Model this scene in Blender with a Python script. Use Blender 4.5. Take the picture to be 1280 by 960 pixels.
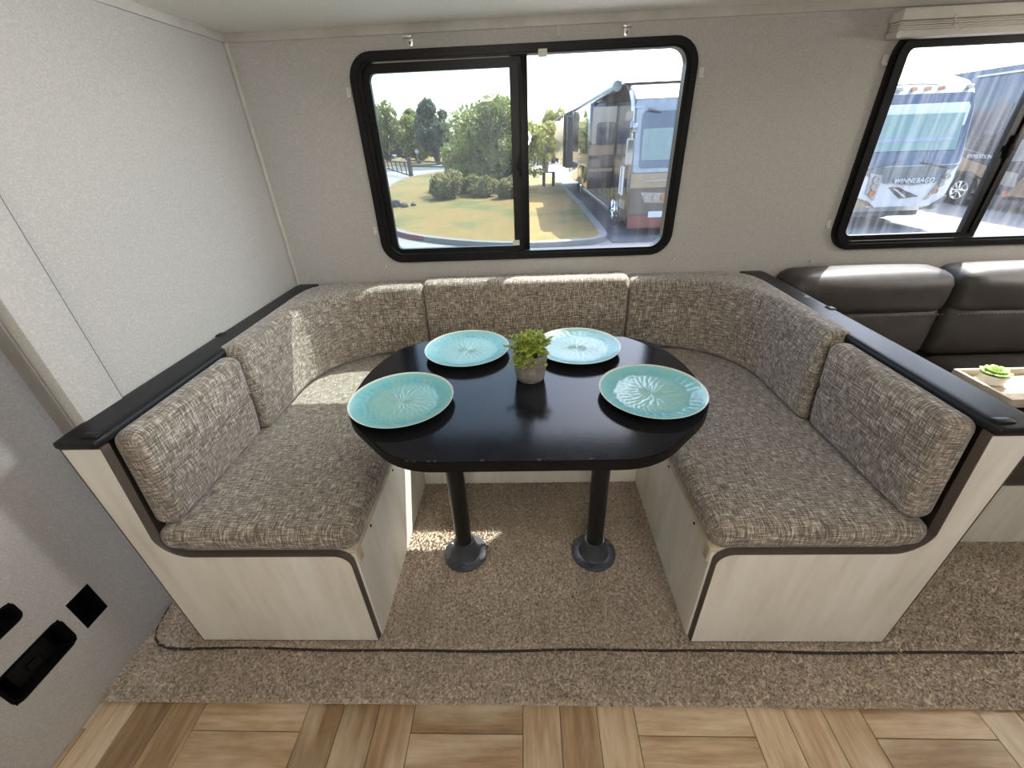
import bpy, bmesh, math, random
import numpy as np
from mathutils import Vector, Matrix

for o in list(bpy.data.objects):
    bpy.data.objects.remove(o)
SC = bpy.context.scene
COL = SC.collection
random.seed(7)
PI = math.pi

# ------------------------------------------------------------------ camera
def make_camera():
    P, Rl, Yw = [math.radians(a) for a in (30.42, -2.452, -2.529)]
    fwd = Vector((math.sin(Yw)*math.cos(P), math.cos(Yw)*math.cos(P), -math.sin(P)))
    right = Vector((math.cos(Yw), -math.sin(Yw), 0))
    up = right.cross(fwd)
    r2 = right*math.cos(Rl) + up*math.sin(Rl)
    u2 = -right*math.sin(Rl) + up*math.cos(Rl)
    cam = bpy.data.cameras.new('camera')
    o = bpy.data.objects.new('camera', cam)
    COL.objects.link(o)
    m = Matrix((r2, u2, -fwd)).transposed().to_4x4()
    m.translation = Vector((0, 0, 1.28))
    o.matrix_world = m
    cam.sensor_fit = 'HORIZONTAL'
    cam.sensor_width = 36
    cam.lens = 517.05/1280*36
    cam.clip_start = 0.02
    cam.clip_end = 500
    SC.camera = o
make_camera()

# ------------------------------------------------------------------ sky, sun, exposure
SUN_VEC = Vector((0.484, 0.538, 1.0)).normalized()      # towards the sun
SUN_STRENGTH = 16.0
SKY_STRENGTH = 1.0
FILL_LAMPS = [(.6, -.2, 1.86, 46, 'added opal fill lamp hanging over the aisle'), (2.75, 1.1, 1.35, 80, 'added opal fill lamp under the slide-out ceiling over the sofa'),
         (0, -1.3, 1.3, 98, 'added opal fill lamp hanging low by the galley wall'), (-.2, .80, 1.56, 8, 'added opal fill lamp under the slide-out ceiling over the dinette')]  # unseen fill lamps, added to lift the room's brightness
FILL_SPOT_W = 66.0  # power of the added spot on the slide wall
w = bpy.data.worlds.new('sky')
SC.world = w
w.use_nodes = True
nt = w.node_tree
sky = nt.nodes.new('ShaderNodeTexSky')
sky.sky_type = 'NISHITA'
sky.sun_disc = False
sky.sun_elevation = math.asin(SUN_VEC.z)
sky.sun_rotation = math.atan2(SUN_VEC.x, SUN_VEC.y)
sky.air_density = 1.0
sky.dust_density = 3.0
sky.ozone_density = 1.5
nt.links.new(sky.outputs[0], nt.nodes['Background'].inputs[0])
nt.nodes['Background'].inputs[1].default_value = SKY_STRENGTH
sun = bpy.data.lights.new('sun', 'SUN')
sun.energy = SUN_STRENGTH
sun.angle = math.radians(0.55)
sun.color = (1.0, 0.95, 0.87)
so = bpy.data.objects.new('sun', sun)
COL.objects.link(so)
so.rotation_euler = SUN_VEC.to_track_quat('Z', 'Y').to_euler()
so.location = (20, 22, 40)
SC.view_settings.view_transform = 'Standard'
SC.view_settings.look = 'None'
SC.view_settings.exposure = 0.0
SC.view_settings.gamma = 1.0
SC.view_settings.use_curve_mapping = False

# ------------------------------------------------------------------ helpers
WL = {}                     # world location of each object's origin
def wl(o):
    return WL[o.name] if o is not None else Vector((0, 0, 0))

def tag(o, label=None, cat=None, group=None, kind=None):
    if label: o['label'] = label
    if cat: o['category'] = cat
    if group: o['group'] = group
    if kind: o['kind'] = kind
    return o

def empty(name, loc, label=None, cat=None, group=None, kind=None):
    o = bpy.data.objects.new(name, None)
    COL.objects.link(o)
    o.location = loc
    o.empty_display_size = 0.05
    WL[o.name] = Vector(loc)
    return tag(o, label, cat, group, kind)

def link_mesh(name, me, mat, parent, centre):
    o = bpy.data.objects.new(name, me)
    COL.objects.link(o)
    if mat is not None:
        me.materials.append(mat)
    if parent is not None:
        o.parent = parent
    o.location = centre - wl(parent)
    WL[o.name] = Vector(centre)
    return o

def build(name, bm, mat, parent=None, smooth=35):
    """bmesh in world coordinates -> one mesh object, origin at the base centre"""
    vs = [v.co for v in bm.verts]
    lo = Vector([min(v[i] for v in vs) for i in range(3)])
    hi = Vector([max(v[i] for v in vs) for i in range(3)])
    c = Vector(((lo.x+hi.x)/2, (lo.y+hi.y)/2, lo.z))
    bmesh.ops.translate(bm, verts=bm.verts, vec=-c)
    bmesh.ops.recalc_face_normals(bm, faces=bm.faces)
    if smooth:
        a = math.radians(smooth)
        for f in bm.faces: f.smooth = True
        for e in bm.edges:
            e.smooth = len(e.link_faces) == 2 and e.calc_face_angle(0) < a
    me = bpy.data.meshes.new(name)
    bm.to_mesh(me)
    bm.free()
    return link_mesh(name, me, mat, parent, c)

def raw(name, verts, faces, mat, parent=None, smooth=False):
    v = np.asarray(verts, dtype=float)
    lo = v.min(0); hi = v.max(0)
    c = Vector(((lo[0]+hi[0])/2, (lo[1]+hi[1])/2, lo[2]))
    v = v-np.array(c)
    me = bpy.data.meshes.new(name)
    me.from_pydata(v.tolist(), [], faces if isinstance(faces, list) else faces.tolist())
    if smooth:
        me.polygons.foreach_set('use_smooth', [True]*len(me.polygons))
    me.update()
    return link_mesh(name, me, mat, parent, c)

def copy_tree(o, dloc, parent=None):
    c = o.copy()
    COL.objects.link(c)
    if parent is None:
        c.location = o.location+Vector(dloc)
    else:
        c.parent = parent
    WL[c.name] = wl(o)+Vector(dloc)
    for ch in [x for x in bpy.data.objects if x.parent == o]:
        copy_tree(ch, dloc, c)
    return c

def B(): return bmesh.new()

def box(bm, x0, x1, y0, y1, z0, z1, bev=0, seg=2):
    vs = [bm.verts.new((x, y, z)) for x in (x0, x1) for y in (y0, y1) for z in (z0, z1)]
    fs = [(0, 1, 3, 2), (4, 6, 7, 5), (0, 4, 5, 1), (2, 3, 7, 6), (0, 2, 6, 4), (1, 5, 7, 3)]
    F = [bm.faces.new([vs[i] for i in f]) for f in fs]
    if bev:
        es = list({e for f in F for e in f.edges})
        bmesh.ops.bevel(bm, geom=es, offset=bev, segments=seg, affect='EDGES', profile=0.5)
    return bm

def bxo(name, mat, parent, *a, **k):
    return build(name, box(B(), *a, **k), mat, parent)

def prism(bm, poly, m, d0, d1, bev=0):
    """poly: list of 2-D points; m(u, v, d) -> xyz; extruded from depth d0 to d1"""
    a = [bm.verts.new(m(u, v, d0)) for u, v in poly]
    b = [bm.verts.new(m(u, v, d1)) for u, v in poly]
    n = len(poly)
    fa = bm.faces.new(a); fb = bm.faces.new(b[::-1])
    for i in range(n):
        bm.faces.new((a[i], b[i], b[(i+1) % n], a[(i+1) % n]))
    if bev:
        es = list(set(fa.edges) | set(fb.edges))
        bmesh.ops.bevel(bm, geom=es, offset=bev, segments=2, affect='EDGES', profile=0.5)
    return bm

XZ = lambda u, v, d: (u, d, v)      # polygon in x,z, depth in y
YZ = lambda u, v, d: (d, u, v)
XY = lambda u, v, d: (u, v, d)

def rrect(x0, x1, z0, z1, r, n=6):
    p = []
    for cx, cz, a0 in ((x1-r, z1-r, 0), (x0+r, z1-r, 90), (x0+r, z0+r, 180), (x1-r, z0+r, 270)):
        for i in range(n+1):
            a = math.radians(a0+90*i/n)
            p.append((cx+r*math.cos(a), cz+r*math.sin(a)))
    return p

def round_poly(pts, r, n=5):
    out = []
    N = len(pts)
    for i in range(N):
        p = Vector(pts[i]); a = Vector(pts[i-1]); b = Vector(pts[(i+1) % N])
        rr = r[i] if isinstance(r, (list, tuple)) else r
        da = (a-p).normalized(); db = (b-p).normalized()
        t = min(rr, (a-p).length*.45, (b-p).length*.45)
        s, e = p+da*t, p+db*t
        for k in range(n+1):
            q = k/n
            out.append(tuple((1-q)**2*s+2*q*(1-q)*p+q*q*e))
    return out

def ring(bm, outer, inner, m, d0, d1):
    """frame between two loops with equal point counts"""
    n = len(outer)
    L = [[bm.verts.new(m(u, v, d)) for u, v in loop] for loop, d in ((outer, d0), (inner, d0), (inner, d1), (outer, d1))]
    for k in range(4):
        A, C = L[k], L[(k+1) % 4]
        for i in range(n):
            j = (i+1) % n
            bm.faces.new((A[i], A[j], C[j], C[i]))
    return bm

def tube(bm, pts, r, n=10, cap=True):
    pts = [Vector(p) for p in pts]
    rings = []
    for i, p in enumerate(pts):
        t = (pts[min(i+1, len(pts)-1)]-pts[max(i-1, 0)]).normalized()
        a = t.cross(Vector((0, 0, 1)))
        if a.length < 1e-3: a = t.cross(Vector((0, 1, 0)))
        a.normalize(); b = t.cross(a)
        rr = r[i] if isinstance(r, (list, tuple)) else r
        rings.append([bm.verts.new(p+a*rr*math.cos(2*PI*k/n)+b*rr*math.sin(2*PI*k/n)) for k in range(n)])
    for A, C in zip(rings, rings[1:]):
        for k in range(n):
            bm.faces.new((A[k], A[(k+1) % n], C[(k+1) % n], C[k]))
    if cap:
        bm.faces.new(rings[0][::-1]); bm.faces.new(rings[-1])
    return bm

def lathe(bm, prof, c, n=24, axis='z'):
    c = Vector(c)
    def P(r, h, a):
        x, y = r*math.cos(a), r*math.sin(a)
        if axis == 'z': return c+Vector((x, y, h))
        if axis == 'y': return c+Vector((x, h, y))
        return c+Vector((h, x, y))
    rings = []
    for r, h in prof:
        if r < 1e-6: rings.append([bm.verts.new(P(0, h, 0))])
        else: rings.append([bm.verts.new(P(r, h, 2*PI*k/n)) for k in range(n)])
    for A, C in zip(rings, rings[1:]):
        for k in range(n):
            j = (k+1) % n
            if len(A) == 1 and len(C) == 1: continue
            if len(A) == 1: bm.faces.new((A[0], C[k], C[j]))
            elif len(C) == 1: bm.faces.new((A[k], A[j], C[0]))
            else: bm.faces.new((A[k], A[j], C[j], C[k]))
    return bm

def cushion(bm, x0, x1, y0, y1, z0, z1, r, crown=(0, 0, 0), n=12):
    """soft rounded box: crown swells each pair of faces"""
    c = Vector(((x0+x1)/2, (y0+y1)/2, (z0+z1)/2))
    h = Vector(((x1-x0)/2, (y1-y0)/2, (z1-z0)/2))
    r = min(r, h.x*.98, h.y*.98, h.z*.98)
    verts = {}
    def key(q): return tuple(round(t, 5) for t in q)
    def make(q):
        k = key(q)
        if k in verts: return verts[k]
        def warp(t, hh):            # denser near the edges
            s = abs(t); s = 1-(1-s)**1.6
            return math.copysign(s, t)*hh
        p = Vector([warp(q[i], h[i]) for i in range(3)])
        core = Vector([max(-(h[i]-r), min(h[i]-r, p[i])) for i in range(3)])
        d = p-core
        p2 = core+d.normalized()*r if d.length > 1e-9 else p
        u = [p2[i]/h[i] for i in range(3)]
        sw = Vector([u[i]*crown[i]*(1-u[(i+1) % 3]**2)*(1-u[(i+2) % 3]**2) for i in range(3)])
        v = bm.verts.new(c+p2+sw)
        verts[k] = v
        return v
    g = [-1+2*i/n for i in range(n+1)]
    for ax in range(3):
        for s in (-1, 1):
            for i in range(n):
                for j in range(n):
                    qs = []
                    for a, b in ((g[i], g[j]), (g[i+1], g[j]), (g[i+1], g[j+1]), (g[i], g[j+1])):
                        q = [0, 0, 0]; q[ax] = s; q[(ax+1) % 3] = a; q[(ax+2) % 3] = b
                        qs.append(make(q))
                    try: bm.faces.new(qs)
                    except ValueError: pass
    return bm

def wall_with_holes(bm, u0, u1, v0, v1, holes, m, d0, d1):
    """slab in (u,v) with rectangular holes, extruded d0..d1, clean shared grid"""
    us = sorted({u0, u1, *[h[0] for h in holes], *[h[1] for h in holes]})
    vs = sorted({v0, v1, *[h[2] for h in holes], *[h[3] for h in holes]})
    us = [u for u in us if u0 <= u <= u1]; vs = [v for v in vs if v0 <= v <= v1]
    solid = {}
    for i in range(len(us)-1):
        for j in range(len(vs)-1):
            cu, cv = (us[i]+us[i+1])/2, (vs[j]+vs[j+1])/2
            solid[i, j] = not any(h[0] < cu < h[1] and h[2] < cv < h[3] for h in holes)
    V = {}
    def vt(i, j, d):
        if (i, j, d) not in V: V[i, j, d] = bm.verts.new(m(us[i], vs[j], (d0, d1)[d]))
        return V[i, j, d]
    for (i, j), s in solid.items():
        if not s: continue
        for d in (0, 1):
            bm.faces.new([vt(i, j, d), vt(i+1, j, d), vt(i+1, j+1, d), vt(i, j+1, d)])
        for (a, b), nb in ((((i, j), (i+1, j)), (i, j-1)), (((i, j+1), (i+1, j+1)), (i, j+1)),
                           (((i, j), (i, j+1)), (i-1, j)), (((i+1, j), (i+1, j+1)), (i+1, j))):
            if not solid.get(nb, False):
                bm.faces.new([vt(*a, 0), vt(*b, 0), vt(*b, 1), vt(*a, 1)])
    return bm

def text(name, s, size, loc, rot, mat, parent, depth=0.01, shear=0.0, space=1.0):
    cu = bpy.data.curves.new(name, 'FONT')
    cu.body = s; cu.size = size; cu.extrude = depth; cu.shear = shear
    cu.space_character = space; cu.align_x = 'CENTER'; cu.offset = size*0.012
    t = bpy.data.objects.new(name+'_tmp', cu)
    COL.objects.link(t)
    dg = bpy.context.evaluated_depsgraph_get()
    me = bpy.data.meshes.new_from_object(t.evaluated_get(dg))
    bpy.data.objects.remove(t)
    me.transform(Matrix.Translation(loc) @ rot.to_4x4())
    me.name = name
    bm = B(); bm.from_mesh(me)
    bpy.data.meshes.remove(me)
    return build(name, bm, mat, parent, smooth=0)

# ------------------------------------------------------------------ materials
def node_mat(name):
    m = bpy.data.materials.new(name)
    m.use_nodes = True
    nt = m.node_tree
    return m, nt, nt.nodes['Principled BSDF']

def coords(nt, scale=(1, 1, 1), rot=(0, 0, 0)):
    tc = nt.nodes.new('ShaderNodeTexCoord')
    mp = nt.nodes.new('ShaderNodeMapping')
    mp.inputs['Scale'].default_value = scale
    mp.inputs['Rotation'].default_value = rot
    nt.links.new(tc.outputs['Object'], mp.inputs['Vector'])
    return mp.outputs[0]

def noise(nt, vec, scale, detail=3, rough=0.55):
    n = nt.nodes.new('ShaderNodeTexNoise')
    n.inputs['Scale'].default_value = scale
    n.inputs['Detail'].default_value = detail
    n.inputs['Roughness'].default_value = rough
    if vec is not None: nt.links.new(vec, n.inputs['Vector'])
    return n.outputs[0]

def ramp(nt, fac, stops):
    r = nt.nodes.new('ShaderNodeValToRGB')
    e = r.color_ramp.elements
    while len(e) < len(stops): e.new(0.5)
    for el, (p, c) in zip(e, stops):
        el.position = p
        el.color = (*c, 1) if len(c) == 3 else c
    nt.links.new(fac, r.inputs[0])
    return r.outputs[0]

def mixc(nt, fac, a, b, mode='MIX'):
    n = nt.nodes.new('ShaderNodeMix')
    n.data_type = 'RGBA'; n.blend_type = mode
    for s, v in ((0, fac), (6, a), (7, b)):
        if hasattr(v, 'is_linked'): nt.links.new(v, n.inputs[s])
        elif isinstance(v, (int, float)): n.inputs[s].default_value = v
        else: n.inputs[s].default_value = (*v, 1)
    return n.outputs[2]

def math_n(nt, op, a, b=0.0):
    n = nt.nodes.new('ShaderNodeMath'); n.operation = op
    for i, v in enumerate((a, b)):
        if hasattr(v, 'is_linked'): nt.links.new(v, n.inputs[i])
        else: n.inputs[i].default_value = v
    return n.outputs[0]

def bump(nt, bsdf, h, strength=0.3, dist=0.002):
    b = nt.nodes.new('ShaderNodeBump')
    b.inputs['Strength'].default_value = strength
    b.inputs['Distance'].default_value = dist
    nt.links.new(h, b.inputs['Height'])
    nt.links.new(b.outputs[0], bsdf.inputs['Normal'])

def simple(name, c, rough=0.5, metal=0.0, var=0.12, scale=8.0, bmp=0.0, bscale=200, bdist=0.001, coat=0.0, spec=0.5):
    m, nt, p = node_mat(name)
    v = coords(nt)
    n = noise(nt, v, scale)
    lo = tuple(max(0, x*(1-var)) for x in c); hi = tuple(min(1, x*(1+var)) for x in c)
    nt.links.new(ramp(nt, n, [(0.3, lo), (0.7, hi)]), p.inputs['Base Color'])
    p.inputs['Roughness'].default_value = rough
    p.inputs['Metallic'].default_value = metal
    p.inputs['Specular IOR Level'].default_value = spec
    if coat:
        p.inputs['Coat Weight'].default_value = coat
        p.inputs['Coat Roughness'].default_value = 0.05
    if bmp: bump(nt, p, noise(nt, v, bscale), bmp, bdist)
    return m

def fabric_mat():
    """linen tweed: threads run along both in-plane directions of whatever face they lie on"""
    m, nt, p = node_mat('tweed_fabric')
    tc = nt.nodes.new('ShaderNodeTexCoord')
    sep = nt.nodes.new('ShaderNodeSeparateXYZ')
    nt.links.new(tc.outputs['Normal'], sep.inputs[0])
    tot = None
    for ax, sc in enumerate(((430, 36, 36), (36, 430, 36), (36, 36, 430))):
        h = noise(nt, coords(nt, sc), 1.0, 3, 0.65)
        n2 = math_n(nt, 'MULTIPLY', sep.outputs[ax], sep.outputs[ax])
        wgt = math_n(nt, 'POWER', math_n(nt, 'MAXIMUM', math_n(nt, 'SUBTRACT', 1.0, n2), 0.0), 1.5)
        d = math_n(nt, 'MULTIPLY', math_n(nt, 'SUBTRACT', h, 0.5), wgt)
        tot = d if tot is None else math_n(nt, 'ADD', tot, d)
    t = math_n(nt, 'ADD', tot, 0.5)
    c = ramp(nt, t, [(0.30, (0.056, 0.046, 0.037)), (0.46, (0.169, 0.142, 0.114)), (0.56, (0.294, 0.251, 0.206)), (0.66, (0.565, 0.503, 0.424)), (0.78, (0.800, 0.746, 0.655))])
    big = noise(nt, coords(nt), 6, 3)
    c = mixc(nt, math_n(nt, 'MULTIPLY', big, 0.22), c, (0.192, 0.162, 0.127))
    nt.links.new(c, p.inputs['Base Color'])
    p.inputs['Roughness'].default_value = 0.9
    p.inputs['Specular IOR Level'].default_value = 0.25
    p.inputs['Sheen Weight'].default_value = 0.3
    bump(nt, p, t, 0.35, 0.002)
    return m

def laminate_mat():
    m, nt, p = node_mat('whitewashed_laminate')
    a = noise(nt, coords(nt, (9, 9, 1.3), (0.0, 0.35, 0)), 1.2, 5, 0.6)
    b = noise(nt, coords(nt, (60, 60, 5)), 1.0, 4)
    c = ramp(nt, a, [(0.3, (0.582, 0.550, 0.474)), (0.5, (0.759, 0.721, 0.632)), (0.7, (0.840, 0.840, 0.771))])
    c = mixc(nt, math_n(nt, 'MULTIPLY', b, 0.35), c, (0.620, 0.582, 0.493))
    nt.links.new(c, p.inputs['Base Color'])
    p.inputs['Roughness'].default_value = 0.48
    return m

def wall_mat(name, c):
    m, nt, p = node_mat(name)
    v = coords(nt)
    s = noise(nt, v, 220, 2)
    bg = noise(nt, v, 2.5, 3)
    lo = tuple(x*.86 for x in c); hi = tuple(min(1, x*1.12) for x in c)
    col = ramp(nt, s, [(0.35, lo), (0.62, c), (0.72, hi)])
    col = mixc(nt, math_n(nt, 'MULTIPLY', bg, 0.15), col, tuple(x*.9 for x in c))
    nt.links.new(col, p.inputs['Base Color'])
    p.inputs['Roughness'].default_value = 0.5
    p.inputs['Specular IOR Level'].default_value = 0.35
    bump(nt, p, s, 0.25, 0.0012)
    return m

def plank_mat():
    m, nt, p = node_mat('wood_vinyl_plank')
    oi = nt.nodes.new('ShaderNodeObjectInfo')
    rnd = oi.outputs['Random']
    tc = nt.nodes.new('ShaderNodeTexCoord')
    mp = nt.nodes.new('ShaderNodeMapping')
    mp.inputs['Scale'].default_value = (60, 5, 5)
    nt.links.new(tc.outputs['Object'], mp.inputs['Vector'])
    cb = nt.nodes.new('ShaderNodeCombineXYZ')
    nt.links.new(math_n(nt, 'MULTIPLY', rnd, 90.0), cb.inputs[0])
    nt.links.new(math_n(nt, 'MULTIPLY', rnd, 37.0), cb.inputs[1])
    nt.links.new(cb.outputs[0], mp.inputs['Location'])
    g = noise(nt, mp.outputs[0], 1.0, 6, 0.65)
    base = ramp(nt, rnd, [(0.0, (0.275, 0.179, 0.092)), (0.3, (0.397, 0.275, 0.156)), (0.65, (0.525, 0.390, 0.241)), (1.0, (0.627, 0.499, 0.339))])
    c = mixc(nt, ramp(nt, g, [(0.38, (0, 0, 0)), (0.66, (1, 1, 1))]), mixc(nt, 1.0, base, (0.62, 0.55, 0.46), 'MULTIPLY'), base)
    mp2 = nt.nodes.new('ShaderNodeMapping'); mp2.inputs['Scale'].default_value = (9, 2.5, 3)
    nt.links.new(tc.outputs['Object'], mp2.inputs['Vector']); nt.links.new(cb.outputs[0], mp2.inputs['Location'])
    g2 = noise(nt, mp2.outputs[0], 1.0, 4)
    c = mixc(nt, ramp(nt, g2, [(0.45, (0, 0, 0)), (0.7, (.6, .6, .6))]), c, (0.640, 0.538, 0.397))
    nt.links.new(c, p.inputs['Base Color'])
    p.inputs['Roughness'].default_value = 0.42
    bump(nt, p, g, 0.15, 0.001)
    return m

def carpet_mat():
    m, nt, p = node_mat('taupe_carpet')
    v = coords(nt)
    a = noise(nt, v, 120, 3, 0.7)
    b = noise(nt, v, 5, 4)
    c = ramp(nt, a, [(0.34, (0.13, 0.098, 0.068)), (0.5, (0.40, 0.325, 0.245)), (0.66, (0.72, 0.62, 0.50))])
    c = mixc(nt, math_n(nt, 'MULTIPLY', b, 0.5), c, (0.329, 0.259, 0.185))
    nt.links.new(c, p.inputs['Base Color'])
    p.inputs['Roughness'].default_value = 0.95
    p.inputs['Specular IOR Level'].default_value = 0.15
    p.inputs['Sheen Weight'].default_value = 0.35
    bump(nt, p, a, 0.8, 0.006)
    return m

def glass_mat(name, tint, haze, streak):
    """thin window glass: clear pass-through, mirror reflection at grazing angles, translucent film imitating glare haze"""
    m = bpy.data.materials.new(name)
    m.use_nodes = True
    nt = m.node_tree
    nt.nodes.clear()
    out = nt.nodes.new('ShaderNodeOutputMaterial')
    tr = nt.nodes.new('ShaderNodeBsdfTransparent'); tr.inputs[0].default_value = (*tint, 1)
    gl = nt.nodes.new('ShaderNodeBsdfGlossy'); gl.inputs['Roughness'].default_value = 0.0
    lw = nt.nodes.new('ShaderNodeLayerWeight'); lw.inputs[0].default_value = 0.5
    fr = math_n(nt, 'ADD', math_n(nt, 'MULTIPLY', math_n(nt, 'POWER', lw.outputs['Facing'], 5.0), 0.8), 0.02)
    mx = nt.nodes.new('ShaderNodeMixShader')
    nt.links.new(fr, mx.inputs[0]); nt.links.new(tr.outputs[0], mx.inputs[1]); nt.links.new(gl.outputs[0], mx.inputs[2])
    du = nt.nodes.new('ShaderNodeBsdfTranslucent'); du.inputs[0].default_value = (0.9, 0.92, 0.95, 1)
    m2 = nt.nodes.new('ShaderNodeMixShader')
    st = noise(nt, coords(nt, (40, 1, 2.2), (0, 0.45, 0)), 1.0, 4)
    f = ramp(nt, st, [(0.42, (haze,)*3), (0.75, (haze+streak,)*3)])  # streaks of glare haze put into the pane as translucency
    nt.links.new(f, m2.inputs[0]); nt.links.new(mx.outputs[0], m2.inputs[1]); nt.links.new(du.outputs[0], m2.inputs[2])
    nt.links.new(m2.outputs[0], out.inputs[0])
    return m

def plate_mat():
    m, nt, p = node_mat('turquoise_glaze')
    tc = nt.nodes.new('ShaderNodeTexCoord')
    sep = nt.nodes.new('ShaderNodeSeparateXYZ')
    nt.links.new(tc.outputs['Object'], sep.inputs[0])
    ln = nt.nodes.new('ShaderNodeVectorMath'); ln.operation = 'LENGTH'
    cb = nt.nodes.new('ShaderNodeCombineXYZ')
    nt.links.new(sep.outputs[0], cb.inputs[0]); nt.links.new(sep.outputs[1], cb.inputs[1])
    nt.links.new(cb.outputs[0], ln.inputs[0])
    r = math_n(nt, 'DIVIDE', ln.outputs['Value'], 0.134)
    c = ramp(nt, r, [(0.0, (0.26, 0.49, 0.47)), (0.55, (0.23, 0.47, 0.46)), (0.78, (0.13, 0.40, 0.44)), (0.95, (0.20, 0.47, 0.47)), (0.975, (0.62, 0.70, 0.62)), (1.0, (0.68, 0.70, 0.60))])
    n = noise(nt, coords(nt), 34, 4)
    c = mixc(nt, ramp(nt, n, [(0.45, (0, 0, 0)), (0.75, (0.45, 0.45, 0.45))]), c, (0.36, 0.46, 0.36))
    nt.links.new(c, p.inputs['Base Color'])
    p.inputs['Roughness'].default_value = 0.24
    p.inputs['Specular IOR Level'].default_value = 0.4
    p.inputs['Coat Weight'].default_value = 0.15
    p.inputs['Coat Roughness'].default_value = 0.12
    return m

def table_mat():
    m, nt, p = node_mat('black_laminate')
    v = coords(nt)
    n = noise(nt, v, 170, 2)
    nt.links.new(ramp(nt, noise(nt, v, 9), [(0.3, (0.006, 0.006, 0.008)), (0.7, (0.012, 0.012, 0.015))]), p.inputs['Base Color'])
    p.inputs['Roughness'].default_value = 0.15
    p.inputs['Specular IOR Level'].default_value = 0.26
    bump(nt, p, n, 0.09, 0.0009)
    return m

def grass_mat():
    m, nt, p = node_mat('dry_grass')
    v = coords(nt)
    a = noise(nt, v, 0.45, 5, 0.6)
    b = noise(nt, coords(nt, (5, 12, 5)), 1.0, 4, 0.7)
    c = ramp(nt, a, [(0.36, (0.195, 0.118, 0.020)), (0.50, (0.175, 0.118, 0.020)), (0.60, (0.075, 0.092, 0.012))])
    c = mixc(nt, ramp(nt, b, [(0.35, (0.6, 0.6, 0.6)), (0.65, (0, 0, 0))]), c, (0.075, 0.045, 0.014))
    nt.links.new(c, p.inputs['Base Color'])
    p.inputs['Roughness'].default_value = 0.95
    return m

def leaf_mat(name, c, c2, scale=1.2):
    m, nt, p = node_mat(name)
    n = noise(nt, coords(nt), scale, 4)
    nt.links.new(ramp(nt, n, [(0.35, c), (0.65, c2)]), p.inputs['Base Color'])
    p.inputs['Roughness'].default_value = 0.6
    tl = nt.nodes.new('ShaderNodeBsdfTranslucent')
    tl.inputs[0].default_value = (*[min(1, x*1.4) for x in c2], 1)
    mx = nt.nodes.new('ShaderNodeMixShader'); mx.inputs[0].default_value = 0.35
    out = nt.nodes['Material Output']
    nt.links.new(p.outputs[0], mx.inputs[1]); nt.links.new(tl.outputs[0], mx.inputs[2]); nt.links.new(mx.outputs[0], out.inputs[0])
    return m

def emit(name, c, s):
    m = bpy.data.materials.new(name); m.use_nodes = True
    nt = m.node_tree; p = nt.nodes['Principled BSDF']
    p.inputs['Base Color'].default_value = (.9, .9, .9, 1)
    p.inputs['Emission Color'].default_value = (*c, 1)
    p.inputs['Emission Strength'].default_value = s
    return m

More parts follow.
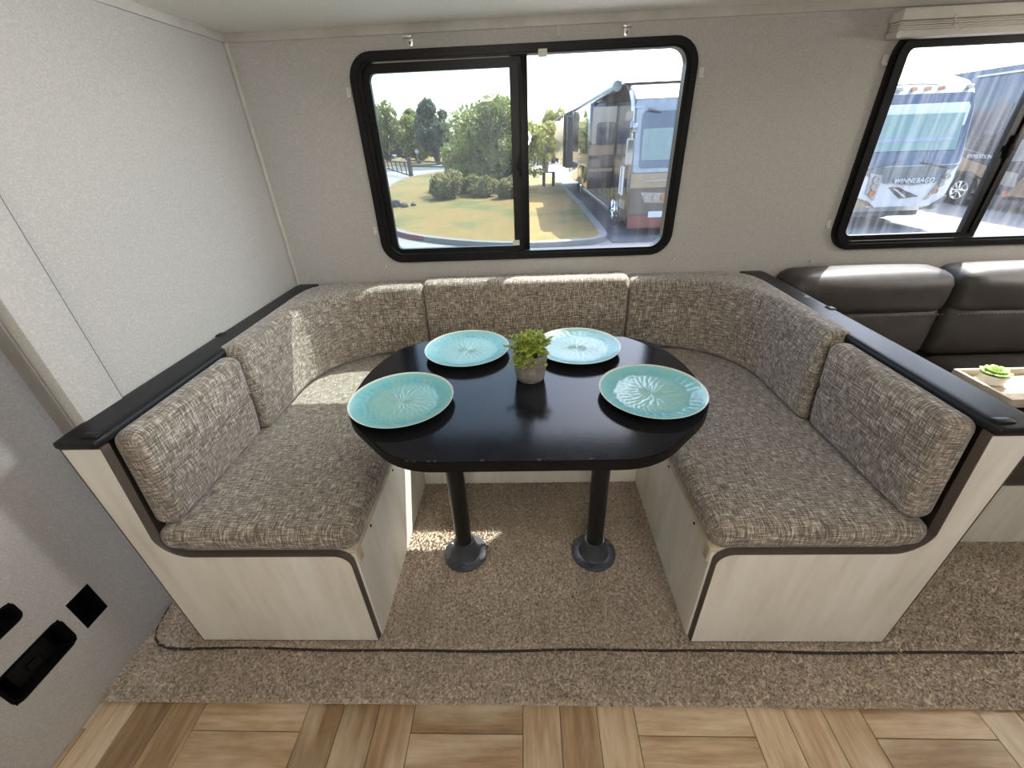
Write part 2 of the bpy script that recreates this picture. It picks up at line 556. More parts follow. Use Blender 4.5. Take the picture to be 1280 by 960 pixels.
M = dict(
    wall=wall_mat('grey_wallboard', (0.455, 0.435, 0.405)),
    ceil=wall_mat('white_ceiling', (0.88, 0.865, 0.82)),
    trim=simple('wall_trim', (0.47, 0.44, 0.40), 0.5),
    fabric=fabric_mat(), lam=laminate_mat(),
    flangeseal=simple('grey_rubber_seal', (0.20, 0.19, 0.17), 0.7),
    band=simple('brown_edge_banding', (0.085, 0.068, 0.056), 0.55),
    vinyl=simple('black_vinyl', (0.010, 0.0105, 0.0125), 0.42, spec=0.25, bmp=0.25, bscale=300),
    table=table_mat(), blackmetal=simple('black_powder_coat', (0.008, 0.008, 0.009), 0.28, bmp=0.05),
    flange=simple('grey_black_flange', (0.045, 0.05, 0.063), 0.32),
    plate=plate_mat(), foot=simple('plate_underside', (0.30, 0.34, 0.30), 0.6),
    pot=simple('grey_concrete', (0.20, 0.185, 0.165), 0.85, var=0.3, scale=40, bmp=0.5, bscale=90, bdist=0.003),
    soil=simple('dark_soil', (0.03, 0.022, 0.014), 0.95),
    leaf=leaf_mat('plant_leaf', (0.17, 0.25, 0.035), (0.46, 0.52, 0.09), 70),
    stem=simple('plant_stem', (0.14, 0.19, 0.05), 0.7),
    carpet=carpet_mat(), plank=plank_mat(), seam=simple('dark_carpet_binding', (0.030, 0.020, 0.015), 0.9),
    grout=simple('floor_joint', (0.10, 0.07, 0.045), 0.8),
    frame=simple('black_window_frame', (0.004, 0.004, 0.004), 0.4, spec=0.25),
    gasket=simple('black_gasket', (0.003, 0.003, 0.003), 0.55, spec=0.25),
    glassL=glass_mat('sliding_glass', (0.68, 0.74, 0.74), 0.010, 0.006),
    glass=glass_mat('window_glass', (0.95, 0.97, 0.97), 0.004, 0.008),
    glassD=glass_mat('hazed_window_glass', (0.90, 0.93, 0.95), 0.006, 0.045),
    clip=simple('clear_plastic_clip', (0.62, 0.60, 0.56), 0.3),
    steel=simple('zinc_bracket', (0.55, 0.55, 0.54), 0.35, 0.9),
    chrome=simple('chrome', (0.75, 0.76, 0.78), 0.12, 1.0),
    blind=simple('cream_blind', (0.60, 0.57, 0.51), 0.55),
    leather=simple('dark_brown_leather', (0.036, 0.030, 0.026), 0.5, var=0.25, scale=14, bmp=0.3, bscale=160),
    thread=simple('pale_thread', (0.16, 0.135, 0.11), 0.8),
    tray=simple('pale_wood', (0.52, 0.44, 0.33), 0.55, var=0.2, scale=20),
    white=simple('white_ceramic', (0.72, 0.71, 0.67), 0.3),
    succ=leaf_mat('succulent_leaf', (0.34, 0.46, 0.16), (0.55, 0.66, 0.30), 50),
    black=simple('black_plastic', (0.002, 0.002, 0.002), 0.85, spec=0.1),
    screw=simple('dark_screw', (0.16, 0.15, 0.14), 0.35, 0.6),
    # outside
    concrete=simple('pale_concrete', (0.197, 0.189, 0.176), 0.9, var=0.12, scale=0.7),
    asphalt=simple('grey_asphalt', (0.069, 0.070, 0.077), 0.9, var=0.2, scale=3),
    kerb=simple('kerb_concrete', (0.154, 0.149, 0.145), 0.9, scale=2),
    redkerb=simple('red_kerb_paint', (0.162, 0.030, 0.030), 0.8, scale=6),
    grass=grass_mat(),
    leafA=leaf_mat('tree_leaf_green', (0.105, 0.125, 0.034), (0.22, 0.24, 0.07)),
    leafB=leaf_mat('tree_leaf_blue', (0.045, 0.065, 0.04), (0.1, 0.13, 0.075)),
    leafC=leaf_mat('tree_leaf_yellow', (0.13, 0.14, 0.03), (0.28, 0.265, 0.075)),
    leafD=leaf_mat('shrub_leaf', (0.115, 0.11, 0.034), (0.25, 0.22, 0.08)),
    bark=simple('bark', (0.055, 0.040, 0.028), 0.9, scale=5),
    fencewood=simple('grey_fence_wood', (0.064, 0.055, 0.052), 0.8),
    rock=simple('grey_rock', (0.094, 0.085, 0.077), 0.9, scale=4),
    brick=simple('red_brick_wall', (0.129, 0.072, 0.060), 0.9, scale=4),
    rvwhite=simple('white_gelcoat', (0.46, 0.46, 0.465), 0.2, var=0.04, coat=0.5),
    rvcream=simple('cream_gelcoat', (0.248, 0.222, 0.192), 0.2, var=0.05, coat=0.5),
    rvtan=simple('tan_gelcoat', (0.214, 0.141, 0.082), 0.25, var=0.1, coat=0.5),
    rvbrown=simple('bronze_gelcoat', (0.052, 0.040, 0.034), 0.16, var=0.1, coat=0.8),
    rvblack=simple('black_gelcoat', (0.008, 0.008, 0.010), 0.1, coat=1.0),
    rvnavy=simple('dark_blue_gelcoat', (0.020, 0.023, 0.037), 0.18, coat=0.7),
    rvred=simple('dark_red_gelcoat', (0.112, 0.015, 0.015), 0.2, coat=0.7),
    rvsilver=simple('silver_trim', (0.214, 0.222, 0.239), 0.25, 0.6),
    rvgrey=simple('grey_underbody', (0.043, 0.045, 0.049), 0.5),
    rvglass=simple('tinted_windshield', (0.022, 0.032, 0.052), 0.05, coat=1.0),
    rvshade=simple('mint_sunshade', (0.154, 0.239, 0.206), 0.6, var=0.06),
    rvshade2=simple('sage_sunshade', (0.171, 0.222, 0.214), 0.6, var=0.06),
    rvsky=simple('mirror_glass', (0.256, 0.291, 0.333), 0.05, 1.0),
    tire=simple('tyre_rubber', (0.008, 0.008, 0.008), 0.75),
    lens=simple('headlamp_lens', (0.236, 0.227, 0.214), 0.08, 0.5, coat=1.0),
    amber=simple('amber_lens', (0.321, 0.094, 0.017), 0.2, coat=1.0),
    awning=simple('awning_fabric', (0.214, 0.248, 0.266), 0.4),
    car1=simple('silver_car_paint', (0.192, 0.197, 0.201), 0.25, 0.3), car2=simple('dark_car_paint', (0.022, 0.023, 0.028), 0.2, coat=0.8),
    lamp=emit('fill_lamp_diffuser', (1.0, 0.93, 0.82), 6.0),  # glow of the added fill lamps
)

# ================================================================== ROOM SHELL
YW = 1.79                      # inner face of the window wall
ZC = 1.63                      # slide-out ceiling
def struct(name, bm, mat, parent=None, smooth=30):
    o = build(name, bm, mat, parent, smooth)
    if parent is None: o['kind'] = 'structure'
    return o

W1 = (-0.602, 0.602, 0.848, 1.562)
W2 = (1.242, 2.40, 0.843, 1.560)
bm = wall_with_holes(B(), -1.06, 3.0, -0.06, 1.70,
                     [(W1[0]+.03, W1[1]-.03, W1[2]+.027, W1[3]-.027), (W2[0]+.03, W2[1]-.03, W2[2]+.027, W2[3]-.027)], XZ, YW, YW+.03)
struct('wall_back', bm, M['wall'])
struct('wall_slide_left', box(B(), -1.06, -1.012, .848, YW, -.02, 1.70), M['wall'])
struct('wall_slide_right', box(B(), 2.95, 3.0, .72, YW, -.02, 1.70), M['wall'])
struct('ceiling', box(B(), -1.06, 3.0, .77, YW, ZC, 1.70), M['ceil'])

# left wall of the coach with two cut-outs
holes = [(.604, .667, .182, .288), (.424, .576, .186, .276), (.30, .540, .354, .407)]
bm = wall_with_holes(B(), -1.65, 1.0, -.06, 2.06, holes, YZ, -1.255, -1.205)
struct('wall_left', bm, M['wall'])
struct('wall_right', box(B(), 3.4, 3.45, -1.65, .77, -.06, 2.06), M['wall'])
bm = box(B(), -1.205, 3.4, .72, .77, ZC, 2.06); box(bm, 3.0, 3.4, .72, .77, -.06, ZC)
struct('wall_slide_header', bm, M['wall'])
bm = wall_with_holes(B(), -1.255, 3.45, -.06, 2.06, [(.75, 1.3, 1.0, 1.55)], XZ, -1.65, -1.60)  # unseen window opening, added to let in more daylight
struct('wall_front', bm, M['wall'])
struct('ceiling_main', box(B(), -1.255, 3.45, -1.65, .77, 2.0, 2.06), M['ceil'])

# trims
struct('trim_1', box(B(), -1.058, -.998, .737, .842, -.02, 1.66, bev=.006), M['wall'])
struct('trim_2', box(B(), -1.03, -1.007, .842, .848, -.02, 1.63), M['band'])
struct('trim_3', box(B(), -1.012, 2.95, YW-.006, YW, 1.604, ZC, bev=.001), M['trim'])
struct('trim_4', box(B(), -1.012, -1.006, .85, YW-.006, 1.604, ZC, bev=.001), M['trim'])
struct('trim_5', box(B(), -1.012, -.998, YW-.014, YW, .6, 1.604, bev=.004), M['trim'])
struct('trim_6', box(B(), -1.205, -1.200, .838, .856, 0, 1.66, bev=.002), M['trim'])
struct('trim_8', box(B(), -1.062, -1.026, .731, .737, -.02, 1.66, bev=.002), M['flangeseal'])
struct('trim_7', box(B(), -.12+.24, -.12+.252, YW-.004, YW, 1.575, 1.604), M['trim'])

# floor: base slab, basket-weave planks, carpet
floor = struct('floor', box(B(), -1.255, 3.45, -1.65, 1.84, -.09, -.0265), M['grout'])
P = 0.29
plank_cache = {}
def plank(x0, x1, y0, y1):
    horiz = (x1-x0) > (y1-y0)
    full = abs((x1-x0)*(y1-y0)-P*P/3) < 1e-4
    L, Wd = (x1-x0, y1-y0) if horiz else (y1-y0, x1-x0)
    key = (round(L, 4), round(Wd, 4))
    if key not in plank_cache:
        b = box(B(), -(Wd/2-.0008), Wd/2-.0008, -(L/2-.0008), L/2-.0008, 0, .0045, bev=.0008, seg=1)
        me = bpy.data.meshes.new('plank'); b.to_mesh(me); b.free()
        me.materials.append(M['plank'])
        plank_cache[key] = me
    o = bpy.data.objects.new('plank', plank_cache[key])
    COL.objects.link(o)
    o.parent = floor
    c = Vector(((x0+x1)/2, (y0+y1)/2, -.0265))
    o.location = c-wl(floor)
    o.rotation_euler = (0, 0, PI/2 if horiz else 0)
X0 = -0.03
for row in range(3):
    y1 = .552-P*row; y0 = y1-P
    for k in range(-5, 11):
        x0 = X0+P*k; x1 = x0+P
        vert = (k+row) % 2 == 0
        for q in range(3):
            if vert:
                a, b2 = x0+q*P/3, x0+(q+1)*P/3
                a = max(a, -1.204)
                if b2-a < .006: continue
                plank(a, b2, y0, y1)
            else:
                a = max(x0, -1.204)
                if x1-a < .006: continue
                plank(a, x1, y0+q*P/3, y0+(q+1)*P/3)

SEAM_Y = .648
slide_poly = [(2.945, SEAM_Y), (2.945, 1.788), (-1.20, 1.788), (-1.20, .80)]
arc = [(-1.198, .79), (-1.193, .745), (-1.183, .705), (-1.165, .678), (-1.14, .661), (-1.11, .652), (-1.07, SEAM_Y)]
slide_poly = slide_poly+arc
carpet = struct('floor_carpet', prism(B(), slide_poly, XY, -.022, -.004), M['carpet'])
flap = bxo('carpet_flap', M['carpet'], carpet, -1.204, 3.0, .516, .80, -.0225, -.012, bev=.004)
seam_pts = [(x, y, -.006) for x, y in arc]+[(x, SEAM_Y+.0025*math.sin(x*5.1)+.0015*math.sin(x*13), -.006) for x in np.linspace(-1.02, 2.9, 60)]
build('carpet_binding', tube(B(), seam_pts, .0042, 6), M['seam'], carpet)

def pile():
    rng = np.random.default_rng(3)
    sp = .0080
    gx, gy = np.meshgrid(np.arange(-1.2, 2.0, sp), np.arange(.519, 1.335, sp))
    p = np.stack([gx.ravel(), gy.ravel()], 1)
    p += rng.uniform(-.0040, .0040, p.shape)
    keep = (p[:, 0] > -1.199)
    hid = ((p[:, 1] > .70) & (((p[:, 0] > -1.0) & (p[:, 0] < -.468)) | ((p[:, 0] > .466) & (p[:, 0] < .992)))) | ((p[:, 0] > 1.0) & (p[:, 1] > 1.012)) | ((p[:, 0] < -1.0) & (p[:, 1] > .98))
    keep &= ~hid
    p = p[keep]
    n = len(p)
    # base height: the slide carpet is higher than the flap
    def inside(q):
        on = q[:, 1] > SEAM_Y
        for i in range(len(arc)-1):
            (ax, ay), (bx, by) = arc[i], arc[i+1]
            m = (q[:, 1] <= ay) & (q[:, 1] > by)
            xx = ax+(q[:, 1]-ay)/(by-ay)*(bx-ax)
            on &= ~(m & (q[:, 0] < xx))
        return on
    ins = inside(p)
    z = np.where(ins, -.005, -.013)
    gap = np.abs(p[:, 1]-SEAM_Y) < .005
    h = rng.uniform(.007, .0145, n)
    h[gap & (p[:, 0] > -1.1)] = .001
    tilt = rng.normal(0, .0050, (n, 2))+.003*np.stack([np.sin(p[:, 1]*41+3*np.sin(p[:, 0]*19)), np.cos(p[:, 0]*37+3*np.sin(p[:, 1]*23))], 1)+np.array([.0006, -.0012])
    low = .0022*np.sin(p[:, 0]*31+np.sin(p[:, 1]*23)*2)*np.sin(p[:, 1]*37+1.3*np.sin(p[:, 0]*17))
    ang = rng.uniform(0, 2*PI, n)
    r = rng.uniform(.0036, .0058, n)
    V = np.zeros((n, 4, 3))
    for k in range(3):
        a = ang+k*2*PI/3
        V[:, k, 0] = p[:, 0]+r*np.cos(a); V[:, k, 1] = p[:, 1]+r*np.sin(a); V[:, k, 2] = z
    V[:, 3, :2] = p+tilt; V[:, 3, 2] = z+h+low*.6
    base = np.arange(n)[:, None]*4
    F = np.concatenate([base+np.array([0, 1, 3]), base+np.array([1, 2, 3]), base+np.array([2, 0, 3])])
    o = raw('carpet_pile', V.reshape(-1, 3), F, M['carpet'], carpet, smooth=False)
    o['kind'] = 'stuff'
pile()

# ================================================================== WINDOWS
def rr4(x0, x1, z0, z1, r):
    return round_poly([(x0, z0), (x1, z0), (x1, z1), (x0, z1)], r, 8)

def window(n, W, mull, label_left):
    x0, x1, z0, z1 = W
    e = empty('window_%d' % n, ((x0+x1)/2, YW+.02, z0), kind='structure')
    outer = rrect(x0, x1, z0, z1, .085, 8)
    mid = rrect(x0+.014, x1-.014, z0+.014, z1-.014, .073, 8)
    inner = rrect(x0+.040, x1-.040, z0+.034, z1-.029, .052, 8)
    bm = ring(B(), outer, inner, XZ, YW-.012, YW+.030)
    build('window_frame', bm, M['frame'], e)
    build('window_lip', ring(B(), mid, rrect(x0+.026, x1-.026, z0+.024, z1-.024, .062, 8), XZ, YW-.019, YW-.011), M['frame'], e)
    # sliding sash on the left
    s0, s1 = x0+.042, mull
    bm = ring(B(), rr4(s0-.004, s1+.028, z0+.030, z1-.032, (.045, .01, .01, .045)), rr4(s0+.022, s1-.012, z0+.052, z1-.060, (.026, .003, .003, .026)), XZ, YW+.006, YW+.026)
    build('sash_frame', bm, M['frame'], e)
    bm = box(B(), s1-.010, s1+.051, YW+.008, YW+.028, z0+.03, z1-.03, bev=.003)
    build('mullion', bm, M['frame'], e)
    bm = box(B(), s1+.018, s1+.026, YW+.000, YW+.014, z0+.05, z1-.05)
    build('sash_rail', bm, M['gasket'], e)
    bm = box(B(), s1+.012, s1+.024, YW-.006, YW+.012, (z0+z1)/2-.045, (z0+z1)/2+.03, bev=.003)
    box(bm, s1+.004, s1+.020, YW-.014, YW-.004, (z0+z1)/2-.02, (z0+z1)/2, bev=.003)
    build('latch', bm, M['gasket'], e)
    g = prism(B(), rr4(s0+.018, s1-.008, z0+.048, z1-.056, (.02, .002, .002, .02)), XZ, YW+.014, YW+.018)
    build('sliding_pane', g, M['glassL'] if n == 1 else M['glassD'], e)
    g = prism(B(), rrect(s1+.03, x1-.036, z0+.03, z1-.03, .05, 6), XZ, YW+.020, YW+.024)
    build('fixed_pane', g, M['glass'] if n == 1 else M['glassD'], e)
    return e
win1 = window(1, W1, -.030, '')
win2 = window(2, W2, 1.775, '')
# small stickers left on the first window's frame
bxo('sticker', M['clip'], win1, .058, .088, YW-.0215, YW-.0195, 1.521, 1.543)
bxo('sticker', M['clip'], win1, -.050, -.022, YW+.002, YW+.0055, .902, .922)
# shade clips round the windows
def clip(x, z, label, w_=.016, h_=.030):
    e = empty('shade_clip', (x, YW, z), label, 'clip', 'plastic shade clips on the window wall')
    bxo('clip_plate', M['clip'], e, x-w_/2, x+w_/2, YW-.003, YW, z-h_/2, z+h_/2, bev=.001)
    bxo('clip_lip', M['clip'], e, x-w_/2, x+w_/2, YW-.010, YW-.003, z-h_/2, z-h_/2+.006, bev=.001)
clip(-.617, 1.450, 'pale plastic clip beside the top of the sliding pane of the dinette window')
clip(.620, 1.459, 'pale plastic clip beside the top of the fixed pane of the dinette window')
clip(-.617, .981, 'pale plastic clip beside the bottom of the sliding pane of the dinette window')
clip(1.228, 1.469, 'pale plastic clip beside the top of the sofa window')
clip(1.222, .945, 'pale plastic clip beside the bottom of the sofa window')
for x, z, l in ((.623, .827, 'tiny pale peg on the wall at the dinette window lower sofa-side corner'), (-.597, .832, 'tiny pale peg on the wall at the dinette window lower corner by the slide wall'), (1.20, .80, 'tiny pale peg on the wall under the sofa window corner')):
    o = build('wall_peg', lathe(B(), [(0, 0), (.005, 0), (.006, -.004), (.004, -.012), (0, -.012)], (x, YW, z), 10, 'y'), M['clip'])
    tag(o, l, 'peg', 'small pegs below the windows')
def bracket(x, z, label):
    e = empty('curtain_bracket', (x, YW, z), label, 'bracket', 'metal brackets above the dinette window')
    bxo('plate', M['steel'], e, x-.010, x+.010, YW-.002, YW, z-.016, z+.016, bev=.0008)
    bxo('arm', M['steel'], e, x-.018, x+.012, YW-.022, YW-.002, z+.006, z+.012, bev=.001)
    build('screw', lathe(B(), [(0, -.006), (.004, -.005), (.0045, -.001), (.0045, 0)], (x, YW-.002, z-.006), 8, 'y'), M['screw'], e)
bracket(-.376, 1.585, 'small zinc bracket above the sliding pane of the dinette window')
bracket(.354, 1.583, 'small zinc bracket above the fixed pane of the dinette window')
# raised pleated shade above the sofa window
e = empty('window_shade', (1.80, YW-.03, 1.52), 'raised cream pleated shade above the sofa window', 'window shade')
bxo('head_rail', M['blind'], e, 1.20, 2.45, YW-.060, YW, 1.562, 1.592, bev=.004)
for k in range(4):
    bxo('pleat', M['blind'], e, 1.205, 2.445, YW-.050+.002*(k % 2), YW-.006, 1.5395+k*.0056, 1.5395+k*.0056+.0046, bev=.001)
bxo('bottom_rail', M['blind'], e, 1.203, 2.447, YW-.054, YW-.004, 1.520, 1.539, bev=.004)
build('cord', tube(B(), [(1.36, YW-.062, 1.57), (1.362, YW-.066, 1.545), (1.39, YW-.062, 1.53), (1.40, YW-.066, 1.541), (1.375, YW-.064, 1.548)], .0022, 6), M['clip'], e)
build('end_knob', lathe(B(), [(0, 0), (.010, 0), (.010, -.012), (0, -.012)], (1.205, YW-.052, 1.527), 12, 'y'), M['clip'], e)

# ================================================================== WALL CUT-OUTS on the left wall
def cutout(y0, y1, z0, z1, rad, name, label, device=False):
    e = empty(name, (-1.205, (y0+y1)/2, z0), label, 'wall opening', 'black openings in the coach wall')
    bm = box(B(), -1.254, -1.252, y0, y1, z0, z1)
    for a in ((-1.252, -1.206, y0, y0+.001, z0, z1), (-1.252, -1.206, y1-.001, y1, z0, z1), (-1.252, -1.206, y0, y1, z0, z0+.001), (-1.252, -1.206, y0, y1, z1-.001, z1)):
        box(bm, *a)
    build('liner', bm, M['black'], e)
    if rad:
        bm = ring(B(), rrect(y0-.003, y1+.003, z0-.003, z1+.003, rad+.003, 5), rrect(y0+.004, y1-.004, z0+.004, z1-.004, rad, 5), YZ, -1.207, -1.2035)
        build('rim', bm, M['black'], e)
    if device:
        bxo('device', M['gasket'], e, -1.245, -1.222, y0+.03, y1-.03, z0+.012, z1-.014, bev=.004)
        bxo('device_knob', M['frame'], e, -1.222, -1.212, y0+.06, y0+.085, z0+.03, z0+.05, bev=.003)
    return e
cutout(*holes[0], 0, 'wall_cutout', 'small square black opening in the coach wall near the carpet')
cutout(*holes[1], .018, 'wall_cutout', 'long rounded black opening in the coach wall with a device inside', True)
cutout(*holes[2], .014, 'wall_cutout', 'upper black slot in the coach wall with a red stripe inside')
bxo('red_strip', M['rvred'], bpy.data.objects['wall_cutout.002'], -1.250, -1.246, .31, .50, .36, .368)

# ================================================================== DINETTE BENCHES
ML = lambda p: p
MR = lambda p: [(-x-.003, z) for x, z in p]
def arc_pts(cx, cz, r, a0, a1, n=8):
    return [(cx+r*math.cos(math.radians(a0+(a1-a0)*i/n)), cz+r*math.sin(math.radians(a0+(a1-a0)*i/n))) for i in range(n+1)]
prof = [(-1.005, 0), (-.464, 0)]+arc_pts(-.503, .348, .040, 0, 90)+arc_pts(-.870, .463, .075, 270, 186, 9)+[(-.916, .744), (-1.005, .744)]
def offset_loop(p, d):
    out = []; n = len(p)
    for i in range(n):
        a = Vector(p[i-1]); b = Vector(p[i]); c = Vector(p[(i+1) % n])
        e1 = (b-a); e2 = (c-b)
        n1 = Vector((e1.y, -e1.x)); n2 = Vector((e2.y, -e2.x))
        if n1.length > 1e-9: n1.normalize()
        if n2.length > 1e-9: n2.normalize()
        nn = n1+n2
        if nn.length < 1e-6: nn = n1
        nn.normalize()
        out.append(tuple(b+nn*d/max(.4, nn.dot(n1))))
    return out

def bench(sgn, label):
    X = (lambda a, b: (a, b)) if sgn < 0 else (lambda a, b: (-b-.003, -a-.003))
    m = ML if sgn < 0 else MR
    cx = -.73 if sgn < 0 else .727
    e = empty('dinette_bench', (cx, 1.22, 0), label, 'bench', 'dinette benches')
    pr = m(prof)
    build('end_panel', prism(B(), pr, XZ, .672, .690), M['lam'], e, smooth=25)
    build('edge_banding', ring(B(), m(offset_loop(prof, .0022)), m(offset_loop(prof, -.0005)), XZ, .6712, .6908), M['band'], e, smooth=40)
    bxo('base_panel', M['lam'], e, *X(-.4675, -.455), .691, 1.329, 0, .372)
    bxo('seat_board', M['tray'], e, *X(-.955, -.449), .691, 1.785, .3725, .387, bev=.002)
    bxo('back_panel', M['band'], e, *X(-1.003, -.9575), .691, 1.786, 0, .7435)
    a, b = X(-.464, -.448)
    bxo('corner_block', M['tray'], e, a, b, .692, .715, .335, .372, bev=.003)
    for y in (.80, 1.03, 1.27):
        build('screw', lathe(B(), [(0, .003), (.004, .002), (.0045, 0)] if sgn < 0 else [(0, -.003), (.004, -.002), (.0045, 0)], (-.4549 if sgn < 0 else .4519, y, .352), 8, 'x'), M['black'], e)
    bm = cushion(B(), *X(-1.011, -.912), .664, 1.787, .7440, .7695, .0115, crown=(0, 0, .001), n=10)
    cap = build('cap', bm, M['vinyl'], e, smooth=60)
    for k, yy in enumerate((.685,)):
        a, b = X(-.955, -.917)
        build('fold', cushion(B(), a, b, yy-.008, yy+.012, .764, .7735, .0045, n=4), M['vinyl'], cap, smooth=60)
    yy = 1.21 if sgn < 0 else 1.30
    a, b = X(-1.010, -.985)
    build('staple_tuck', cushion(B(), a, b, yy, yy+.03, .762, .7735, .005, n=4), M['vinyl'], cap, smooth=60)
    return e
bench(-1, 'pale laminate dinette bench with black cap rail along the grey slide wall')
bench(1, 'pale laminate dinette bench with black cap rail next to the dark sofa')
e = empty('rear_bench', (0, 1.55, 0), 'low pale bench base under the dinette window joining both benches', 'bench')
bxo('base_panel', M['lam'], e, -.4545, .4515, 1.33, 1.343, 0, .372)
bxo('seat_board', M['tray'], e, -.4485, .4455, 1.325, 1.785, .3725, .387, bev=.002)

# seat cushions
def seat_cushion(x0, x1, y0, y1, label, zt=.468):
    e = empty('seat_cushion', ((x0+x1)/2, (y0+y1)/2, .387), label, 'cushion', 'dinette seat cushions')
    o = build('cushion_body', cushion(B(), x0, x1, y0, y1, .3912, zt, .033, crown=(.003, .002, .004), n=18), M['fabric'], e, smooth=60)
    loop = rrect(x0+.012, x1-.012, y0+.012, y1-.012, .03, 5)
    pts = [(u, v, .3955) for u, v in loop]
    build('welt', tube(B(), pts+[pts[0]], .0035, 6, cap=False), M['fabric'], e, smooth=60)
seat_cushion(-.953, -.4405, .6795, 1.70, 'tweed seat cushion of the bench along the slide wall')
seat_cushion(.4385, .950, .6795, 1.70, 'tweed seat cushion of the bench next to the sofa')
seat_cushion(-.432, .430, 1.315, 1.70, 'tweed seat cushion of the rear bench under the window')

def sweep(bm, path, z0, z1, r, lean=0.0, notch=None, crown=.006, m=lambda p: p):
    """path: list of (back_xy, face_xy, inset)"""
    rings = []
    H = (z1-z0)/2
    ns, nz = 5, 14
    for bk, fc, a in path:
        bk = Vector(bk); fc = Vector(fc)
        d = fc-bk; T = d.length/2; d.normalize()
        mid = (bk+fc)/2
        hx, hz = T-a, H-a
        rr = min(max(r-a*.6, .004), hx*.95, hz*.95)
        loop = []
        def arcq(cx, cz, a0):
            for i in range(5):
                t = math.radians(a0+90*i/4)
                loop.append((cx+rr*math.cos(t), cz+rr*math.sin(t)))
        # face side up
        for i in range(nz+1):
            zz = -(hz-rr)+2*(hz-rr)*i/nz
            loop.append((hx, zz))
        arcq(hx-rr, hz-rr, 0)
        for i in range(1, 6): loop.append(((hx-rr)*(1-2*i/6), hz))
        arcq(-(hx-rr), hz-rr, 90)
        for i in range(1, nz): loop.append((-hx, (hz-rr)*(1-2*i/nz)))
        arcq(-(hx-rr), -(hz-rr), 180)
        for i in range(1, 6): loop.append(((hx-rr)*(-1+2*i/6), -hz))
        arcq(hx-rr, -(hz-rr), 270)
        vs = []
        for u, z in loop:
            q = z/H
            if u > hx*.6:
                u += crown*(1-q*q)*(1-min(1, a/max(r, 1e-6)))
                if notch is not None:
                    u -= .006*math.exp(-((z-notch)/.006)**2)
            sh = lean*(z+H)/(2*H)
            p = mid+d*(u+sh)
            vs.append(bm.verts.new((*m((p.x, p.y)), z0+H+z)))
        rings.append(vs)
    n = len(rings[0])
    for A, C in zip(rings, rings[1:]):
        for i in range(n):
            j = (i+1) % n
            bm.faces.new((A[i], A[j], C[j], C[i]))
    for R_ in (rings[0], rings[-1]):
        bm.faces.new(R_)
    return bm

def ends(path_fn, L, r, n_mid):
    """stations with rounded ends; path_fn(s) -> (back, face)"""
    out = []
    for i in range(6):
        a = PI/2*i/5
        out.append((r*(1-math.cos(a)), r*(1-math.sin(a))))
    s = [(t, ins) for t, ins in out]
    mids = [(r+(L-2*r)*i/n_mid, 0) for i in range(1, n_mid)]
    tail = [(L-t, ins) for t, ins in reversed(out)]
    return [(*path_fn(t), ins) for t, ins in s+mids+tail]

MX = lambda p: (-p[0]-.003, p[1])
ID = lambda p: p
def stitch(bm, pts, r=.0011):
    for a, b in zip(pts[::2], pts[1::2]):
        tube(bm, [a, b], r, 5)
    return bm

def back_cushion(kind, m, label):
    e0 = {'front': (-.90, .90), 'corner': (-.80, 1.5), 'rear': (-.01, 1.72)}[kind]
    c = m(e0)
    e = empty('back_cushion', (c[0], c[1], .465), label, 'cushion', 'dinette back cushions')
    if kind == 'front':
        fn = lambda s: ((-.9515, .700+s), (-.886, .700+s))
        bm = sweep(B(), ends(fn, .396, .022, 12), .4705, .757, .026, lean=.026, notch=.0, m=m, crown=.004)
    elif kind == 'corner':
        cx, cy, R = -.555, 1.35, .313
        L1, L2, L3 = .242, R*PI/2, .124
        def fn(s):
            if s < L1: return (-.9515, 1.108+s), (-.868, 1.108+s)
            if s < L1+L2:
                a = PI-(s-L1)/R
                co, si = math.cos(a), math.sin(a)
                t = ((abs(co)/.3965)**7+(abs(si)/.432)**7)**(-1/7)
                return (cx+t*co, cy+t*si), (cx+R*co, cy+R*si)
            x = cx+(s-L1-L2)
            return (x, 1.782), (x, 1.663)
        bm = sweep(B(), ends(fn, L1+L2+L3, .020, 40), .4705, .7735 if m is ID else .775, .026, lean=.004, notch=.055, m=m, crown=.004)
    else:
        fn = lambda s: ((-.427+s, 1.782), (-.427+s, 1.665))
        bm = sweep(B(), ends(fn, .851, .018, 24), .4705, .788, .026, lean=.0, notch=None, m=ID, crown=.008)
    build('cushion_body', bm, M['fabric'], e, smooth=60)
    if kind == 'front':
        # stitched tuck seams along the face
        pts = []
        for i in range(60):
            y = .722+.352*i/59
            p = m((-.8725, y))
            pts.append((p[0], p[1], .6125))
        build('seam_stitch', stitch(B(), pts), M['thread'], e)
    if kind == 'corner':
        p0 = m((-.8655, 1.30)); p1 = m((-.8635, 1.30))
        build('vertical_seam', tube(B(), [(p0[0], p0[1], .50), (p1[0], p1[1], .74)], .0014, 5), M['thread'], e)
back_cushion('front', ID, 'short tweed back cushion at the aisle end of the slide-wall bench')
back_cushion('corner', ID, 'curved tweed corner back cushion by the slide wall')
back_cushion('rear', ID, 'straight tweed back cushion under the middle of the dinette window')
back_cushion('corner', MX, 'curved tweed corner back cushion beside the sofa')
back_cushion('front', MX, 'short tweed back cushion at the aisle end of the sofa-side bench')

